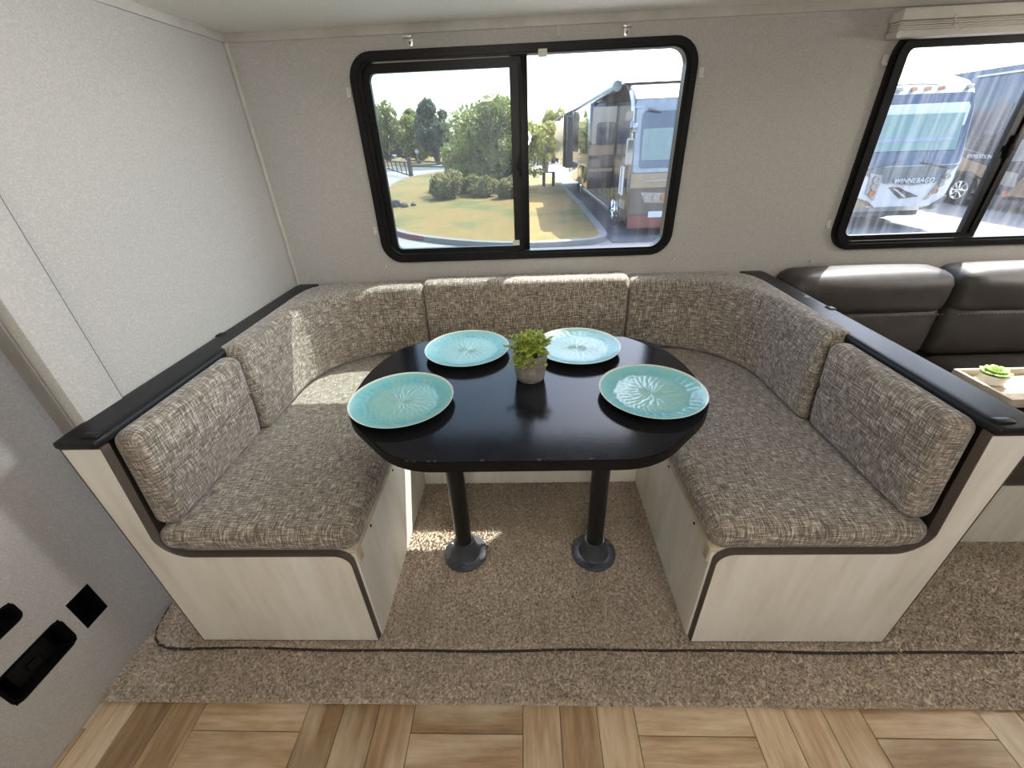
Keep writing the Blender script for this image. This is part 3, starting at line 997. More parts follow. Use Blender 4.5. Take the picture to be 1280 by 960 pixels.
# ================================================================== TABLE
tb = empty('dinette_table', (-.006, .975, 0), 'black eight-sided dinette table on two black pedestal legs', 'table')
tp = [(-.285, .668), (.272, .668), (.462, .862), (.462, 1.10), (.385, 1.287), (-.395, 1.287), (-.475, 1.10), (-.475, .862)]
tp = round_poly(tp, [.08, .08, .09, .12, .09, .09, .12, .09], 7)
build('table_top', prism(B(), tp, XY, .670, .700, bev=.004), M['table'], tb, smooth=30)
build('edge_trim', ring(B(), offset_loop(tp, .0018), offset_loop(tp, -.0004), XY, .673, .697), M['gasket'], tb, smooth=30)
for x, y in ((-.246, .6695), (-.214, .6693), (-.20, .669), (-.1, .6695), (-.262, .672), (.13, .6693), (.02, .669)):
    bxo('edge_chip', M['blackmetal'], tb, x-.004, x+.004, y-.0012, y+.003, .6975, .7004, bev=.001)
for x in (-.236, .222):
    lg = build('leg', lathe(B(), [(0, .04), (.0285, .04), (.0285, .655), (0, .655)], (x, .976, 0), 24), M['blackmetal'], tb)
    build('top_socket', lathe(B(), [(.029, .60), (.036, .605), (.045, .655), (.085, .662), (.085, .6695), (0, .6695)], (x, .976, 0), 24), M['blackmetal'], tb)
    fl = build('floor_flange', lathe(B(), [(0, -.004), (.0775, -.004), (.0775, .003), (.074, .0055), (.053, .006), (.048, .012), (.035, .066), (.033, .070), (.029, .070)], (x, .976, .004), 32), M['flange'], tb)
    for k in range(6):
        a = 2*PI*k/6+.5
        build('screw', lathe(B(), [(.0062, 0), (.0058, .003), (.003, .0045), (0, .0045)], (x+.065*math.cos(a), .976+.065*math.sin(a), .0095), 8), M['screw'], fl)

# ================================================================== PLATES
def make_plate(c, label):
    e = empty('dinner_plate', (c[0], c[1], .7005), label, 'plate', 'turquoise dinner plates on the table')
    rng = random.Random(4)
    n = 120
    radii = [0, .008, .016, .024, .032, .040, .048, .056, .064, .070, .076, .082, .087, .091, .095, .100, .106, .113, .120, .127, .1305, .1325, .1335, .1325]
    V = []; F = []
    for i, r in enumerate(radii):
        for k in range(n):
            a = 2*PI*k/n
            if r < .092: z = .0085
            else: z = .0085+.0135*((r-.092)/.042)**1.25
            if 0 < r < .125:
                # carved petals radiating from the middle
                per = 36 if r > .05 else 18
                wob = .5+.5*math.cos(per*a+7*math.sin(r*140)+1.1*math.sin(3*a+r*60))
                z += .0021*wob*math.sin(min(1, r/.03)*PI/2)*(1 if r < .112 else .3)+.0006*math.sin(r*420+5*math.sin(a*4))
            if i >= len(radii)-2: z = .0226 if i == len(radii)-2 else .0205
            V.append((c[0]+r*math.cos(a), c[1]+r*math.sin(a), .7005+z))
    m = len(radii)
    for i in range(m-1):
        for k in range(n):
            j = (k+1) % n
            F.append((i*n+k, i*n+j, (i+1)*n+j, (i+1)*n+k))
    o = raw('plate_body', V, F, M['plate'], e, smooth=True)
    build('underside', lathe(B(), [(.1325, .0205), (.125, .0165), (.094, .0045), (.080, .003), (.078, .0), (.072, .0), (.070, .003), (0, .003)], (c[0], c[1], .7005), 64), M['foot'], e, smooth=60)
    return e
PC = [(-.325, .893), (-.190, 1.188), (.158, 1.186), (.317, .911)]
PLAB = ['turquoise plate at the aisle corner nearest the slide-wall bench', 'turquoise plate near the window on the slide-wall side of the plant',
        'turquoise plate near the window partly behind the potted plant', 'turquoise plate at the aisle corner nearest the sofa-side bench']
p0 = make_plate(PC[0], PLAB[0])
for c, l in list(zip(PC, PLAB))[1:]:
    q = copy_tree(p0, (c[0]-PC[0][0], c[1]-PC[0][1], 0))
    q['label'] = l
    q.rotation_euler = (0, 0, random.uniform(0, 6))

# ================================================================== POTTED PLANT
pc = Vector((.008, 1.018, .7003))
pl = empty('potted_plant', pc, 'small leafy green plant in a grey concrete pot in the middle of the table', 'plant')
pot = build('pot', lathe(B(), [(0, 0), (.034, 0), (.0385, .004), (.043, .03), (.0465, .062), (.048, .080), (.0475, .083), (.043, .083), (.0415, .074), (.0405, .072)], pc, 40), M['pot'], pl, smooth=50)
build('soil', lathe(B(), [(0, .0735), (.025, .075), (.0412, .073)], pc, 24), M['soil'], pl)
rng = random.Random(11)
stems = B(); LV = []; LF = []
def add_leaf(V, F, p, d, up, L, wd):
    d = d.normalized(); s = d.cross(up)
    if s.length < 1e-4: s = Vector((1, 0, 0))
    s.normalize(); nrm = s.cross(d)
    b = len(V)
    for t, ww, lift in ((0, 0, 0), (.3, .8, .10), (.62, 1.0, .12), (.9, .5, .04), (1.0, 0, -.04)):
        c = p+d*L*t+nrm*L*lift
        if ww == 0: V.append(c)
        else:
            V.append(c+s*wd*ww*.5+nrm*wd*.12); V.append(c-s*wd*ww*.5+nrm*wd*.12)
    F += [(b, b+2, b+1), (b+1, b+2, b+4, b+3), (b+3, b+4, b+6, b+5), (b+5, b+6, b+7)]
for k in range(105):
    a = rng.uniform(0, 2*PI); out = (rng.uniform(.004, .058) if k > 18 else rng.uniform(.054, .072))
    hgt = rng.uniform(.012, .058)*(1-.35*(out/.076)**2)+(.008 if out < .04 else 0)
    if k < 9:
        hgt = -rng.uniform(.0, .022); a = rng.uniform(-2.6, -.4)
    p_0 = pc+Vector((.4*out*math.cos(a)*.6, .4*out*math.sin(a)*.6, .072))
    p2 = pc+Vector((out*math.cos(a), out*math.sin(a), .078+hgt))
    p1 = (p_0+p2)/2+Vector((0, 0, .018))
    pts = [p_0*(1-t)**2+p1*2*t*(1-t)+p2*t*t for t in (0, .25, .5, .75, 1)]
    tube(stems, pts, .0011, 5)
    for i in range(19):
        t = rng.uniform(.3, 1.0)
        p = p_0*(1-t)**2+p1*2*t*(1-t)+p2*t*t
        d = Vector((rng.gauss(0, 1), rng.gauss(0, 1), rng.gauss(.35, .6)))+Vector((math.cos(a), math.sin(a), 0))*.5
        add_leaf(LV, LF, p, d, Vector((0, 0, 1)), rng.uniform(.007, .0115), rng.uniform(.0055, .0085))
build('stems', stems, M['stem'], pl)
o = raw('foliage', LV, LF, M['leaf'], pl, smooth=True); o['kind'] = 'stuff'

# ================================================================== SOFA
sf = empty('sofa', (1.96, 1.4, 0), 'dark brown leather sofa with pale stitching under the second window', 'sofa')
bxo('base_panel', M['lam'], sf, 1.02, 2.93, 1.012, 1.03, 0, .268)
bxo('base_box', M['band'], sf, 1.02, 2.93, 1.03, 1.76, .0, .262)
for i, (x0, x1) in enumerate(((1.02, 1.655), (1.66, 2.29), (2.295, 2.93))):
    build('seat', cushion(B(), x0, x1, .985, 1.62, .270, .445, .05, crown=(0, .006, .015), n=14), M['leather'], sf, smooth=60)
    bk = build('backrest', cushion(B(), x0+.012, x1-.004, 1.585, 1.745, .43, .665, .05, crown=(0, .02, 0), n=12), M['leather'], sf, smooth=60)
    hd = build('head_cushion', cushion(B(), x0+.010, x1-.002, 1.575, 1.765, .62, .792, .058, crown=(0, .016, .008), n=14), M['leather'], sf, smooth=60)
    pts = [(x0+.03+(x1-x0-.06)*k/80, 1.5745-.004*math.sin(PI*k/80), .632) for k in range(82)]
    build('stitching', stitch(B(), pts, .0016), M['thread'], hd)
    for dx in (.38, .40):
        xx = x0+.012+(x1-x0)*dx*1.5
        build('stitching', stitch(B(), [(xx+.01*k/20, 1.572+.003*k/30, .615-.009*k) for k in range(20)], .0016), M['thread'], bk)
bxo('sofa_side', M['leather'], sf, 1.005, 1.02, 1.03, 1.765, 0, .43, bev=.004)

# tray with a succulent on the sofa seat
tr = empty('serving_tray', (1.84, 1.28, .457), 'pale wooden tray on the dark sofa seat', 'tray')
bxo('tray_base', M['tray'], tr, 1.575, 2.08, 1.17, 1.385, .4615, .470, bev=.002)
for a in ((1.575, 2.08, 1.373, 1.385), (1.575, 2.08, 1.17, 1.182), (1.575, 1.587, 1.182, 1.373), (2.068, 2.08, 1.182, 1.373)):
    bxo('tray_rim', M['tray'], tr, *a, .470, .494, bev=.002)
sc = Vector((1.656, 1.322, .4705))
su = empty('potted_succulent', sc, 'pale green succulent rosette in a small white pot on the tray', 'plant')
build('pot', lathe(B(), [(0, 0), (.030, 0), (.036, .004), (.040, .036), (.037, .036), (.034, .030), (0, .030)], sc, 24), M['white'], su)
for ringi, (nl, L, el) in enumerate(((9, .046, .28), (8, .038, .55), (6, .027, .9), (4, .017, 1.25))):
    for k in range(nl):
        a = 2*PI*(k+.5*ringi)/nl
        d = Vector((math.cos(a)*math.cos(el), math.sin(a)*math.cos(el), math.sin(el)))
        s = Vector((-math.sin(a), math.cos(a), 0)); nn = s.cross(d)
        bmv = B()
        p = sc+Vector((0, 0, .033+.003*ringi))
        secs = []
        for t, wd in ((0, .25), (.4, .8), (.75, 1.0), (.93, .6), (1.0, .08)):
            c = p+d*L*t; ww = L*.30*wd; th = L*.10*wd
            secs.append([bmv.verts.new(c+s*ww*math.cos(q)+nn*th*math.sin(q)) for q in [i*PI/3 for i in range(6)]])
        for A, C in zip(secs, secs[1:]):
            for i in range(6): bmv.faces.new((A[i], A[(i+1) % 6], C[(i+1) % 6], C[i]))
        bmv.faces.new(secs[0]); bmv.faces.new(secs[-1])
        build('leaf', bmv, M['succ'], su, smooth=60)

# ================================================================== FILL_LAMPS added to brighten the coach, out of view
for k, (x, y, z, watt, lab) in enumerate(FILL_LAMPS):
    top = 2.0 if y < .72 else ZC
    e = empty('fill_globe', (x, y, z-.07), lab, 'lamp', 'added opal fill lamps out of view')
    build('canopy', lathe(B(), [(0, 0), (.05, 0), (.05, -.012), (.012, -.02), (.012, -(top-z-.06)), (.03, -(top-z-.05)), (.03, -(top-z-.04))], (x, y, top), 24), M['white'], e)
    build('globe', lathe(B(), [(.03, .062), (.055, .045), (.07, .012), (.07, -.012), (.055, -.045), (.03, -.064), (0, -.07)], (x, y, z), 24), M['lamp'], e, smooth=60)
    la = bpy.data.lights.new('fill_light', 'POINT')
    la.shadow_soft_size = .085; la.energy = watt; la.color = (1.0, .945, .87)
    lo = bpy.data.objects.new('fill_light', la); COL.objects.link(lo)
    lo.parent = e; lo.location = (0, 0, .07)

# added fill spot under the slide-out ceiling, brightening the slide wall
e = empty('fill_spot', (.62, .82, 1.53), 'added white fill spot under the slide-out ceiling', 'lamp')
build('base', lathe(B(), [(0, 0), (.035, 0), (.035, -.012), (.01, -.016), (.01, -.045), (0, -.045)], (.62, .82, ZC), 20), M['white'], e)
aim = (Vector((-1.0, 1.08, 1.16))-Vector((.62, .82, 1.565))).normalized()
hp = Vector((.62, .82, 1.572))
build('head', tube(B(), [hp-aim*.03, hp-aim*.02, hp+aim*.03, hp+aim*.045], [.012, .022, .030, .032], 16, cap=False), M['white'], e)
build('bulb', tube(B(), [hp+aim*.012, hp+aim*.028], [.02, .018], 14), M['lamp'], e)
la = bpy.data.lights.new('fill_spot_light', 'SPOT')
la.energy = FILL_SPOT_W; la.color = (.88, .95, 1.0); la.spot_size = math.radians(68); la.spot_blend = 1.0; la.shadow_soft_size = .09
lo = bpy.data.objects.new('fill_spot_light', la); COL.objects.link(lo)
lo.parent = e; lo.location = hp+aim*.05-wl(e); lo.rotation_euler = (-aim).to_track_quat('Z', 'Y').to_euler()

# ================================================================== OUTSIDE
G = -.80
def stru(o): o['kind'] = 'structure'; return o
stru(bxo('ground', M['concrete'], None, -150, 170, -60, 220, G-.1, G))
stru(bxo('parking_pad', M['asphalt'], None, 1.98, 6.2, 9.75, 30, G, G+.012))
stru(bxo('access_road', M['asphalt'], None, -60, 60, 44, 52, G, G+.02))
stru(bxo('verge', M['grass'], None, -80, 60, 54, 140, G, G+.06))
isl = [(-3.95, 12.4), (-3.05, 11.15), (-2.1, 10.42), (-1.2, 9.92), (-.29, 9.60), (.62, 9.55), (1.55, 9.72), (1.86, 10.1), (1.93, 11.5), (1.96, 16), (1.9, 22), (1.75, 30), (1.0, 36), (-2.5, 41), (-5.5, 41), (-7.6, 37), (-8.4, 32), (-7.9, 27), (-6.9, 22), (-5.7, 17), (-4.7, 14)]
isl = round_poly(isl, .8, 4)
stru(build('grass_island', prism(B(), offset_loop(isl, -.10), XY, G, G+.115), M['grass'], None, 0))
kb = stru(build('kerb', ring(B(), offset_loop(isl, .08), offset_loop(isl, -.11), XY, G, G+.12), M['kerb'], None, 0))
rk = B()
io = offset_loop(isl, .084); ii = offset_loop(isl, .06)
idx = [i for i, p in enumerate(io) if -4.1 < p[0] < -2.4 and p[1] < 12.7]
for a, b in zip(idx, idx[1:]):
    if b != a+1: continue
    vs = [rk.verts.new((*p, z)) for p in (io[a], io[b], ii[b], ii[a]) for z in (G+.002, G+.122)]
    for f in ((0, 2, 3, 1), (2, 4, 5, 3), (4, 6, 7, 5), (6, 0, 1, 7), (1, 3, 5, 7), (0, 6, 4, 2)):
        rk.faces.new([vs[i] for i in f])
build('red_kerb_paint', rk, M['redkerb'], kb, 0)
for k in range(5):
    xx = -.2+.55*k
    bxo('kerb_joint', M['asphalt'], kb, xx, xx+.012, 9.40, 9.47, G+.001, G+.004)

def leaves(blobs, n, size, seed, stretch=1.0):
    rng = np.random.default_rng(seed)
    B_ = np.array([[*b[0], *(b[1] if hasattr(b[1], '__len__') else (b[1],)*3)] for b in blobs], float)
    wgt = np.prod(B_[:, 3:], 1)**(2/3); wgt /= wgt.sum()
    which = rng.choice(len(B_), n, p=wgt)
    d = rng.normal(size=(n, 3)); d /= np.linalg.norm(d, axis=1)[:, None]
    rad = rng.uniform(.35, 1.0, n)**.5
    rad *= 1+.14*np.sin(d[:, 0]*7+which)*np.sin(d[:, 2]*9+which*2)
    c = B_[which, :3]+d*B_[which, 3:]*rad[:, None]
    u = rng.normal(size=(n, 3)); u /= np.linalg.norm(u, axis=1)[:, None]
    u[:, 2] += stretch-1
    v = np.cross(u, rng.normal(size=(n, 3))); v /= np.linalg.norm(v, axis=1)[:, None]
    s = (size*rng.uniform(.6, 1.4, n))[:, None]
    V = np.stack([c-u*s*stretch, c+v*s*.45, c+u*s*stretch, c-v*s*.45], 1).reshape(-1, 3)
    F = np.arange(n*4).reshape(-1, 4)
    return V, F
def tree(name, label, base, blobs, n, size, mat, trunk_r, seed, cat='tree', group=None, stretch=1.0, trunk=True):
    e = empty(name, base, label, cat, group)
    V, F = leaves(blobs, n, size, seed, stretch)
    o = raw('foliage', V, F, M[mat], e); o['kind'] = 'stuff'
    rng = random.Random(seed)
    bm = B()
    b0 = Vector(base)
    for bl in blobs[:7]:
        c = Vector(bl[0])
        mid = b0.lerp(c, .5)+Vector((rng.uniform(-.1, .1), rng.uniform(-.1, .1), .1))
        tube(bm, [b0, mid, c], [trunk_r, trunk_r*.6, trunk_r*.15], 7)
    build('trunk', bm, M['bark'], e)
    return e
rng = random.Random(5)
def crown(cx, cy, cz, rx, rz, k, r):
    out = []
    for i in range(k):
        a = rng.uniform(0, 2*PI); h = rng.uniform(-1, 1); rr = math.sqrt(1-h*h*.8)*rng.uniform(.3, .85)
        out.append(((cx+rx*rr*math.cos(a), cy+rx*rr*math.sin(a), cz+rz*h*.75), r*rng.uniform(.7, 1.25)))
    return out
GI = G+.1
tree('mesquite_tree', 'spreading green tree rising from the grass island among shrubs', (-1.1, 21.8, GI), crown(-1.35, 22, 1.15, 2.3, 1.75, 24, .72)+crown(.25, 21.6, .8, .75, 1.0, 8, .42)+crown(-3.0, 22.2, .5, 1.0, .8, 7, .5), 15000, .085, 'leafA', .16, 1, stretch=1.15)
for i, (x, y, rx, rz, mt, l) in enumerate(((-3.25, 18.6, .85, .62, 'leafD', 'low round olive shrub at the near corner of the grass island'),
                                           (-1.80, 18.9, .80, .50, 'leafD', 'wide pale shrub in front of the spreading tree trunk'),
                                           (-.45, 18.2, .75, .52, 'leafD', 'twiggy olive shrub nearest to the large bronze motorhome'),
                                           (-2.5, 20.3, .75, .85, 'leafA', 'taller green shrub between the low shrubs and the tree'))):
    tree('shrub', l, (x, y, GI), [((x, y, GI+rz*.55), (rx*.75, rx*.6, rz*.6))]+[((x+rng.uniform(-rx, rx)*.7, y+rng.uniform(-.4, .4), GI+rz*rng.uniform(.5, 1.2)), rz*.55) for _ in range(7)], 4200, .06, mt, .05, 20+i, 'shrub', 'shrubs on the grass island', stretch=1.3)
for i, (px, y, zt, zb, rx, mt, l) in enumerate((
        (-20.2, 70, 6.9, .6, 2.8, 'leafA', 'tall pale green tree standing behind the parked cars beyond the road'),
        (-13.4, 60, 4.7, -.2, 2.2, 'leafC', 'yellow green tree between the two tall far trees'),
        (-10.0, 55, 5.6, .2, 2.3, 'leafB', 'dark blue green upright tree beyond the road'),
        (-14.2, 66, 6.0, 1.0, 2.0, 'leafA', 'green tree filling in behind the yellow green tree'),
        (-6.0, 62, 3.4, -.3, 3.2, 'leafA', 'low broad tree half hidden behind the spreading tree'),
        (3.0, 47, 3.9, .6, 1.35, 'leafA', 'round green tree beside the far brick building'),
        (1.6, 34, 2.3, -.1, 1.0, 'leafC', 'small yellow green tree in front of the round tree'))):
    tree('roadside_tree', l, (px, y, G), crown(px, y, (zt+zb)/2, rx, (zt-zb)/2, 22, rx*.36), 6000, .20 if y > 50 else .10, mt, .22, 40+i, 'tree', 'trees beyond the road', stretch=1.25)
for i in range(9):
    x = -44+i*9.0
    tree('hedge_tree', 'dense dark tree in the belt closing the far view', (x, 92+3*(i % 3), G), crown(x, 92+3*(i % 3), 1.2, 3.4, 2.6, 16, 1.3), 2500, .55, 'leafB', .3, 70+i, 'tree', 'belt of dense far trees')

# ranch fence on the island
fe = empty('ranch_fence', (-8.2, 33.5, G), 'grey timber rail fence with a thick post at the road edge', 'fence')
def bar(parent, name, a, b, r, mat='fencewood'):
    return build(name, tube(B(), [a, b], r, 6), M[mat], parent)
bar(fe, 'post', (-8.35, 34.2, G), (-8.35, 34.2, G+1.35), .17)
bar(fe, 'rail', (-8.3, 34.1, G+1.15), (-3.5, 33.0, G+.70), .055)
bar(fe, 'rail', (-8.3, 34.1, G+.75), (-3.5, 33.0, G+.55), .045)
bar(fe, 'rail', (-8.4, 34.3, G+1.0), (-11.6, 39.5, G+1.0), .05)
bar(fe, 'rail', (-8.4, 34.3, G+.12), (-11.6, 39.5, G+.45), .05)
for k in range(5):
    t = (k+.7)/5.2
    bar(fe, 'baluster', (-8.4-3.2*t, 34.3+5.2*t, G+.1+.3*t), (-8.4-3.2*t-.1, 34.3+5.2*t, G+1.0), .045)
bar(fe, 'post', (-3.5, 33.0, G+.1), (-3.5, 33.0, G+.8), .07)
pf = empty('pipe_fence', (.9, 22.3, GI), 'low dark pipe fence on the grass beside the large motorhome', 'fence')
for x in (-.3, .98, 1.44):
    bar(pf, 'post', (x, 22.3, GI-.05), (x, 22.3, GI+.62), .075 if x > .9 and x < 1.5 else .03, 'rvgrey')
bar(pf, 'rail', (-.6, 22.3, GI+.60), (1.46, 22.3, GI+.62), .03, 'rvgrey')
for i, (x, y, r) in enumerate(((-4.75, 16.6, .20), (-4.4, 16.4, .14), (-4.95, 16.3, .13), (-4.15, 16.7, .10))):
    bmr = B()
    bmesh.ops.create_icosphere(bmr, subdivisions=2, radius=r, matrix=Matrix.Translation((x, y, GI+r*.45)))
    rr = random.Random(i)
    for v in bmr.verts: v.co += Vector((rr.uniform(-1, 1), rr.uniform(-1, 1), rr.uniform(-1, 1)))*r*.16
    tag(build('rock', bmr, M['rock'], None, 20), ('largest rough grey rock of the little pile on the dry grass', 'second largest grey rock touching the big one on the grass', 'grey rock on the road side of the biggest rock', 'smallest grey rock lying apart near the shrubs')[i], 'rock', 'rocks on the grass island')

# far building
fb = empty('brick_building', (4.6, 52, G), 'red brick building with white door panels behind the trees', 'building')
bxo('wall', M['brick'], fb, 3.3, 8.5, 52, 58, G, 2.1)
bxo('roof', M['rvgrey'], fb, 3.0, 8.8, 51.6, 58.4, 2.1, 2.4)
bxo('roof_fascia', M['brick'], fb, 3.0, 8.8, 51.55, 51.6, 1.95, 2.1)
for k in range(4):
    bxo('door', M['rvwhite'], fb, 3.55+.62*k, 3.80+.62*k, 51.94, 52, G, 1.2)

def car(name, x, y, mat, label, L=4.2):
    e = empty(name, (x, y, G), label, 'car', 'cars parked beyond the road')
    pr = round_poly([(-L/2, .3), (L/2, .3), (L/2, .85), (L*.28, .95), (L*.12, 1.45), (-L*.40, 1.45), (-L/2, .95)], .12, 3)
    build('body', prism(B(), [(x+u, G+v) for u, v in pr], XZ, y-.85, y+.85, bev=.05), M[mat], e)
    wp = round_poly([(-L*.38, .98), (L*.20, .98), (L*.10, 1.38), (-L*.36, 1.38)], .05, 2)
    build('window', prism(B(), [(x+u, G+v) for u, v in wp], XZ, y-.87, y-.84), M['rvglass'], e)
    for dx in (-L*.3, L*.3):
        build('wheel', lathe(B(), [(0, -.9), (.33, -.9), (.33, -.65), (0, -.65)], (x+dx, y, G+.33), 18, 'y'), M['tire'], e)
car('parked_car', -22.2, 74, 'car1', 'pale silver car parked beyond the road')
car('parked_car', -17.2, 75.5, 'car2', 'dark car parked beyond the road next to the silver one')
sg = empty('road_sign', (-12.0, 53.4, G), 'small white round sign on a thin post by the road', 'sign')
bar(sg, 'post', (-12.0, 53.4, G), (-12.0, 53.4, G+1.5), .035, 'rvsilver')
build('sign_face', lathe(B(), [(0, -.03), (.22, -.03), (.22, 0), (0, 0)], (-12.0, 53.35, G+1.45), 18, 'y'), M['rvwhite'], sg)

# ------------------------------------------------------------------ motorhomes
def wheel(parent, x, y, r, w_, out=-1):
    """wheel whose outer face looks along out*x"""
    wh = build('wheel', lathe(B(), [(0, 0), (r*.62, 0), (r*.66, -.03*out*-1*0), (r*.70, .0), (r*.95, .01*-out), (r, .06*-out), (r, w_*-out), (0, w_*-out)], (x, y, G+.015+r), 28, 'x'), M['tire'], parent)
    build('rim', lathe(B(), [(0, .06*out), (r*.16, .06*out), (r*.2, .02*out), (r*.3, -.02*out), (r*.52, .0), (r*.60, .03*out), (r*.64, .03*out), (r*.66, .004*out)], (x, y, G+.015+r), 28, 'x'), M['chrome'], wh)
    for k in range(8):
        a = 2*PI*k/8
        build('spoke', tube(B(), [(x+.035*out, y+r*.18*math.cos(a), G+.015+r+r*.18*math.sin(a)), (x+.03*out, y+r*.58*math.cos(a), G+.015+r+r*.58*math.sin(a))], r*.055, 5), M['chrome'], wh)
    return wh
def panel(name, pts, x, parent, mat, th=.012):
    """flat panel on a side wall facing -x"""
    return build(name, prism(B(), pts, YZ, x-th, x+.01), M[mat], parent, 0)

# --- large bronze motorhome in the dinette window
m1 = empty('motorhome', (3.65, 17.5, G), 'large bronze and tan motorhome with open slide-outs beside the grass island', 'motorhome', 'motorhomes on the lot')
sp = [(10.62, -.52), (10.46, -.35), (10.44, .30), (10.47, .60), (10.62, 1.78), (10.70, 1.95), (11.0, 2.12), (11.5, 2.31), (12.1, 2.40), (24.6, 2.40), (24.7, 2.3), (24.7, -.50)]
build('body', prism(B(), sp, YZ, 2.40, 4.92, bev=.05), M['rvbrown'], m1, smooth=30)
fy = lambda z: 10.44 if z < .45 else 10.47+(z-.6)*(.15/1.18)
def front1(name, pts, mat, off=.02, th=.03):
    """panel following the front of the motorhome; pts (x,z)"""
    bm = B()
    a = [bm.verts.new((x, fy(z)-off, z)) for x, z in pts]
    b = [bm.verts.new((x, fy(z)-off+th, z)) for x, z in pts]
    n = len(pts)
    bm.faces.new(a); bm.faces.new(b[::-1])
    for i in range(n): bm.faces.new((a[i], b[i], b[(i+1) % n], a[(i+1) % n]))
    return build(name, bm, M[mat], m1, 0)
front1('front_cap', [(2.41, 1.78), (4.91, 1.78), (4.88, 1.93), (2.44, 1.93)], 'rvsilver', .03)
front1('windshield_surround', rrect(2.44, 4.86, .56, 1.80, .06, 4), 'rvsilver', .022)
front1('windshield', rrect(2.56, 4.76, .64, 1.72, .08, 4), 'rvglass', .035)
front1('sunshade', [(2.60, .80), (4.72, .80), (4.72, 1.40), (2.60, 1.40)], 'rvshade2', .042)
front1('tan_band', [(2.42, .25), (4.90, .25), (4.90, .54), (2.42, .54)], 'rvtan', .028)
front1('cream_stripe', [(2.6, .37), (4.7, .37), (4.6, .41), (2.8, .41)], 'rvcream', .034)
front1('grille_band', [(2.43, -.30), (4.89, -.30), (4.89, .20), (2.43, .20)], 'rvbrown', .03)
front1('bumper', rrect(2.42, 4.90, -.62, -.33, .05, 3), 'rvred', .05, .1)
for s in (0, 1):
    hx = (lambda v: v) if s == 0 else (lambda v: 7.32-v)
    hp = [(2.66, .16), (3.32, .13), (3.32, -.08), (2.76, -.06)]
    hh = front1('headlight_housing', [(hx(a), b) for a, b in (hp if s == 0 else hp[::-1])], 'rvcream', .045)
    for k, xx in enumerate((2.82, 3.02, 3.20)):
        build('headlight', lathe(B(), [(0, -.02), (.045, -.02), (.05, -.03), (.082, -.03), (.085, 0), (0, 0)], (hx(xx), fy(0)-.045, .045-.005*k), 18, 'y'), M['lens' if k < 2 else 'amber'], hh)
front1('licence_plate', rrect(2.88, 3.20, -.38, -.25, .01, 2), 'rvwhite', .065)
bar(m1, 'wiper', (2.66, 10.50, 1.75), (2.95, 10.55, 1.70), .022, 'rvblack')
# big mirror
mr = build('mirror_arm', tube(B(), [(2.42, 10.6, 1.45), (2.30, 10.35, 1.52), (2.30, 10.30, 1.42)], .035, 6), M['rvsilver'], m1)
build('mirror_head', cushion(B(), 2.22, 2.37, 10.24, 10.36, .72, 1.24, .04, n=6), M['rvcream'], mr)
build('mirror_face', prism(B(), rrect(2.24, 2.35, .98, 1.20, .02, 3), XZ, 10.225, 10.245), M['rvsky'], mr)
build('upper_mirror', cushion(B(), 2.31, 2.42, 10.28, 10.36, 1.33, 1.50, .03, n=5), M['rvsky'], mr)
# side details
panel('door', rrect(10.75, 11.42, -.25, 1.75, .08, 4), 2.40, m1, 'rvcream')
panel('door_window', rrect(10.85, 11.35, .85, 1.60, .08, 4), 2.39, m1, 'rvglass')
panel('side_window', rrect(11.5, 12.1, .90, 1.62, .1, 4), 2.40, m1, 'rvglass')
panel('tan_stripe', [(10.5, .45), (12.35, .45), (12.35, .80), (10.5, .72)], 2.398, m1, 'rvtan')
panel('black_stripe', [(10.5, -.05), (12.35, -.05), (12.35, .42), (10.5, .42)], 2.398, m1, 'rvblack')
panel('skirt', [(12.6, -.50), (24.6, -.50), (24.6, .05), (12.6, .05)], 2.40, m1, 'rvbrown')
panel('chrome_strip', [(12.6, -.53), (18.4, -.53), (18.4, -.45), (12.6, -.45)], 2.39, m1, 'rvsilver', .03)
for k in range(3): panel('hatch_latch', rrect(13.2+1.1*k, 13.32+1.1*k, -.28, -.14, .02, 2), 2.385, m1, 'rvcream')
bar(m1, 'grab_handle', (2.30, 10.72, .10), (2.30, 10.72, .66), .028, 'rvwhite')
bar(m1, 'grab_handle', (2.30, 10.98, .10), (2.30, 10.98, .66), .028, 'rvwhite')
for z in (.10, .66): bar(m1, 'grab_bar', (2.30, 10.72, z), (2.30, 10.98, z), .028, 'rvwhite')
panel('wheel_arch', arc_pts(11.92, -.36, .56, 0, 180, 12)+[(11.36, -.5), (12.48, -.5)], 2.395, m1, 'rvblack')
wheel(m1, 2.375, 11.92, .40, .3)
for yy in (18.9, 20.2):
    wheel(m1, 2.375, yy, .40, .3)
# slide-outs
s1 = bxo('slide_out', M['rvblack'], m1, 1.70, 2.41, 12.40, 16.2, .08, 2.02, bev=.02)
def sface(name, pts, mat, y=12.40, th=.015, par=s1):
    return build(name, prism(B(), pts, XZ, y-th, y+.004), M[mat], par, 0)
sface('cream_panel', [(1.77, 1.14), (2.36, 1.14), (2.36, 1.93), (1.77, 1.93)], 'rvcream')
sface('window', rrect(1.88, 2.35, 1.10, 1.60, .07, 4), 'rvglass', th=.03)
sface('tan_panel', [(1.74, .88), (2.36, .88), (2.36, 1.12), (1.74, 1.12)], 'rvtan')
sface('tan_stripe', [(1.74, .49), (2.36, .49), (2.36, .57), (1.74, .57)], 'rvtan')
panel('side_window', rrect(12.9, 14.6, 1.0, 1.75, .1, 4), 1.70, s1, 'rvglass')
panel('tan_panel', [(12.5, .60), (16.1, .60), (16.1, .90), (12.5, .90)], 1.70, s1, 'rvtan')
s2 = bxo('slide_out', M['rvblack'], m1, 1.62, 2.41, 18.0, 24.2, .30, 2.02, bev=.02)
panel('cream_panel', [(18.2, .5), (24.0, .5), (24.0, 1.95), (18.2, 1.95)], 1.62, s2, 'rvcream')
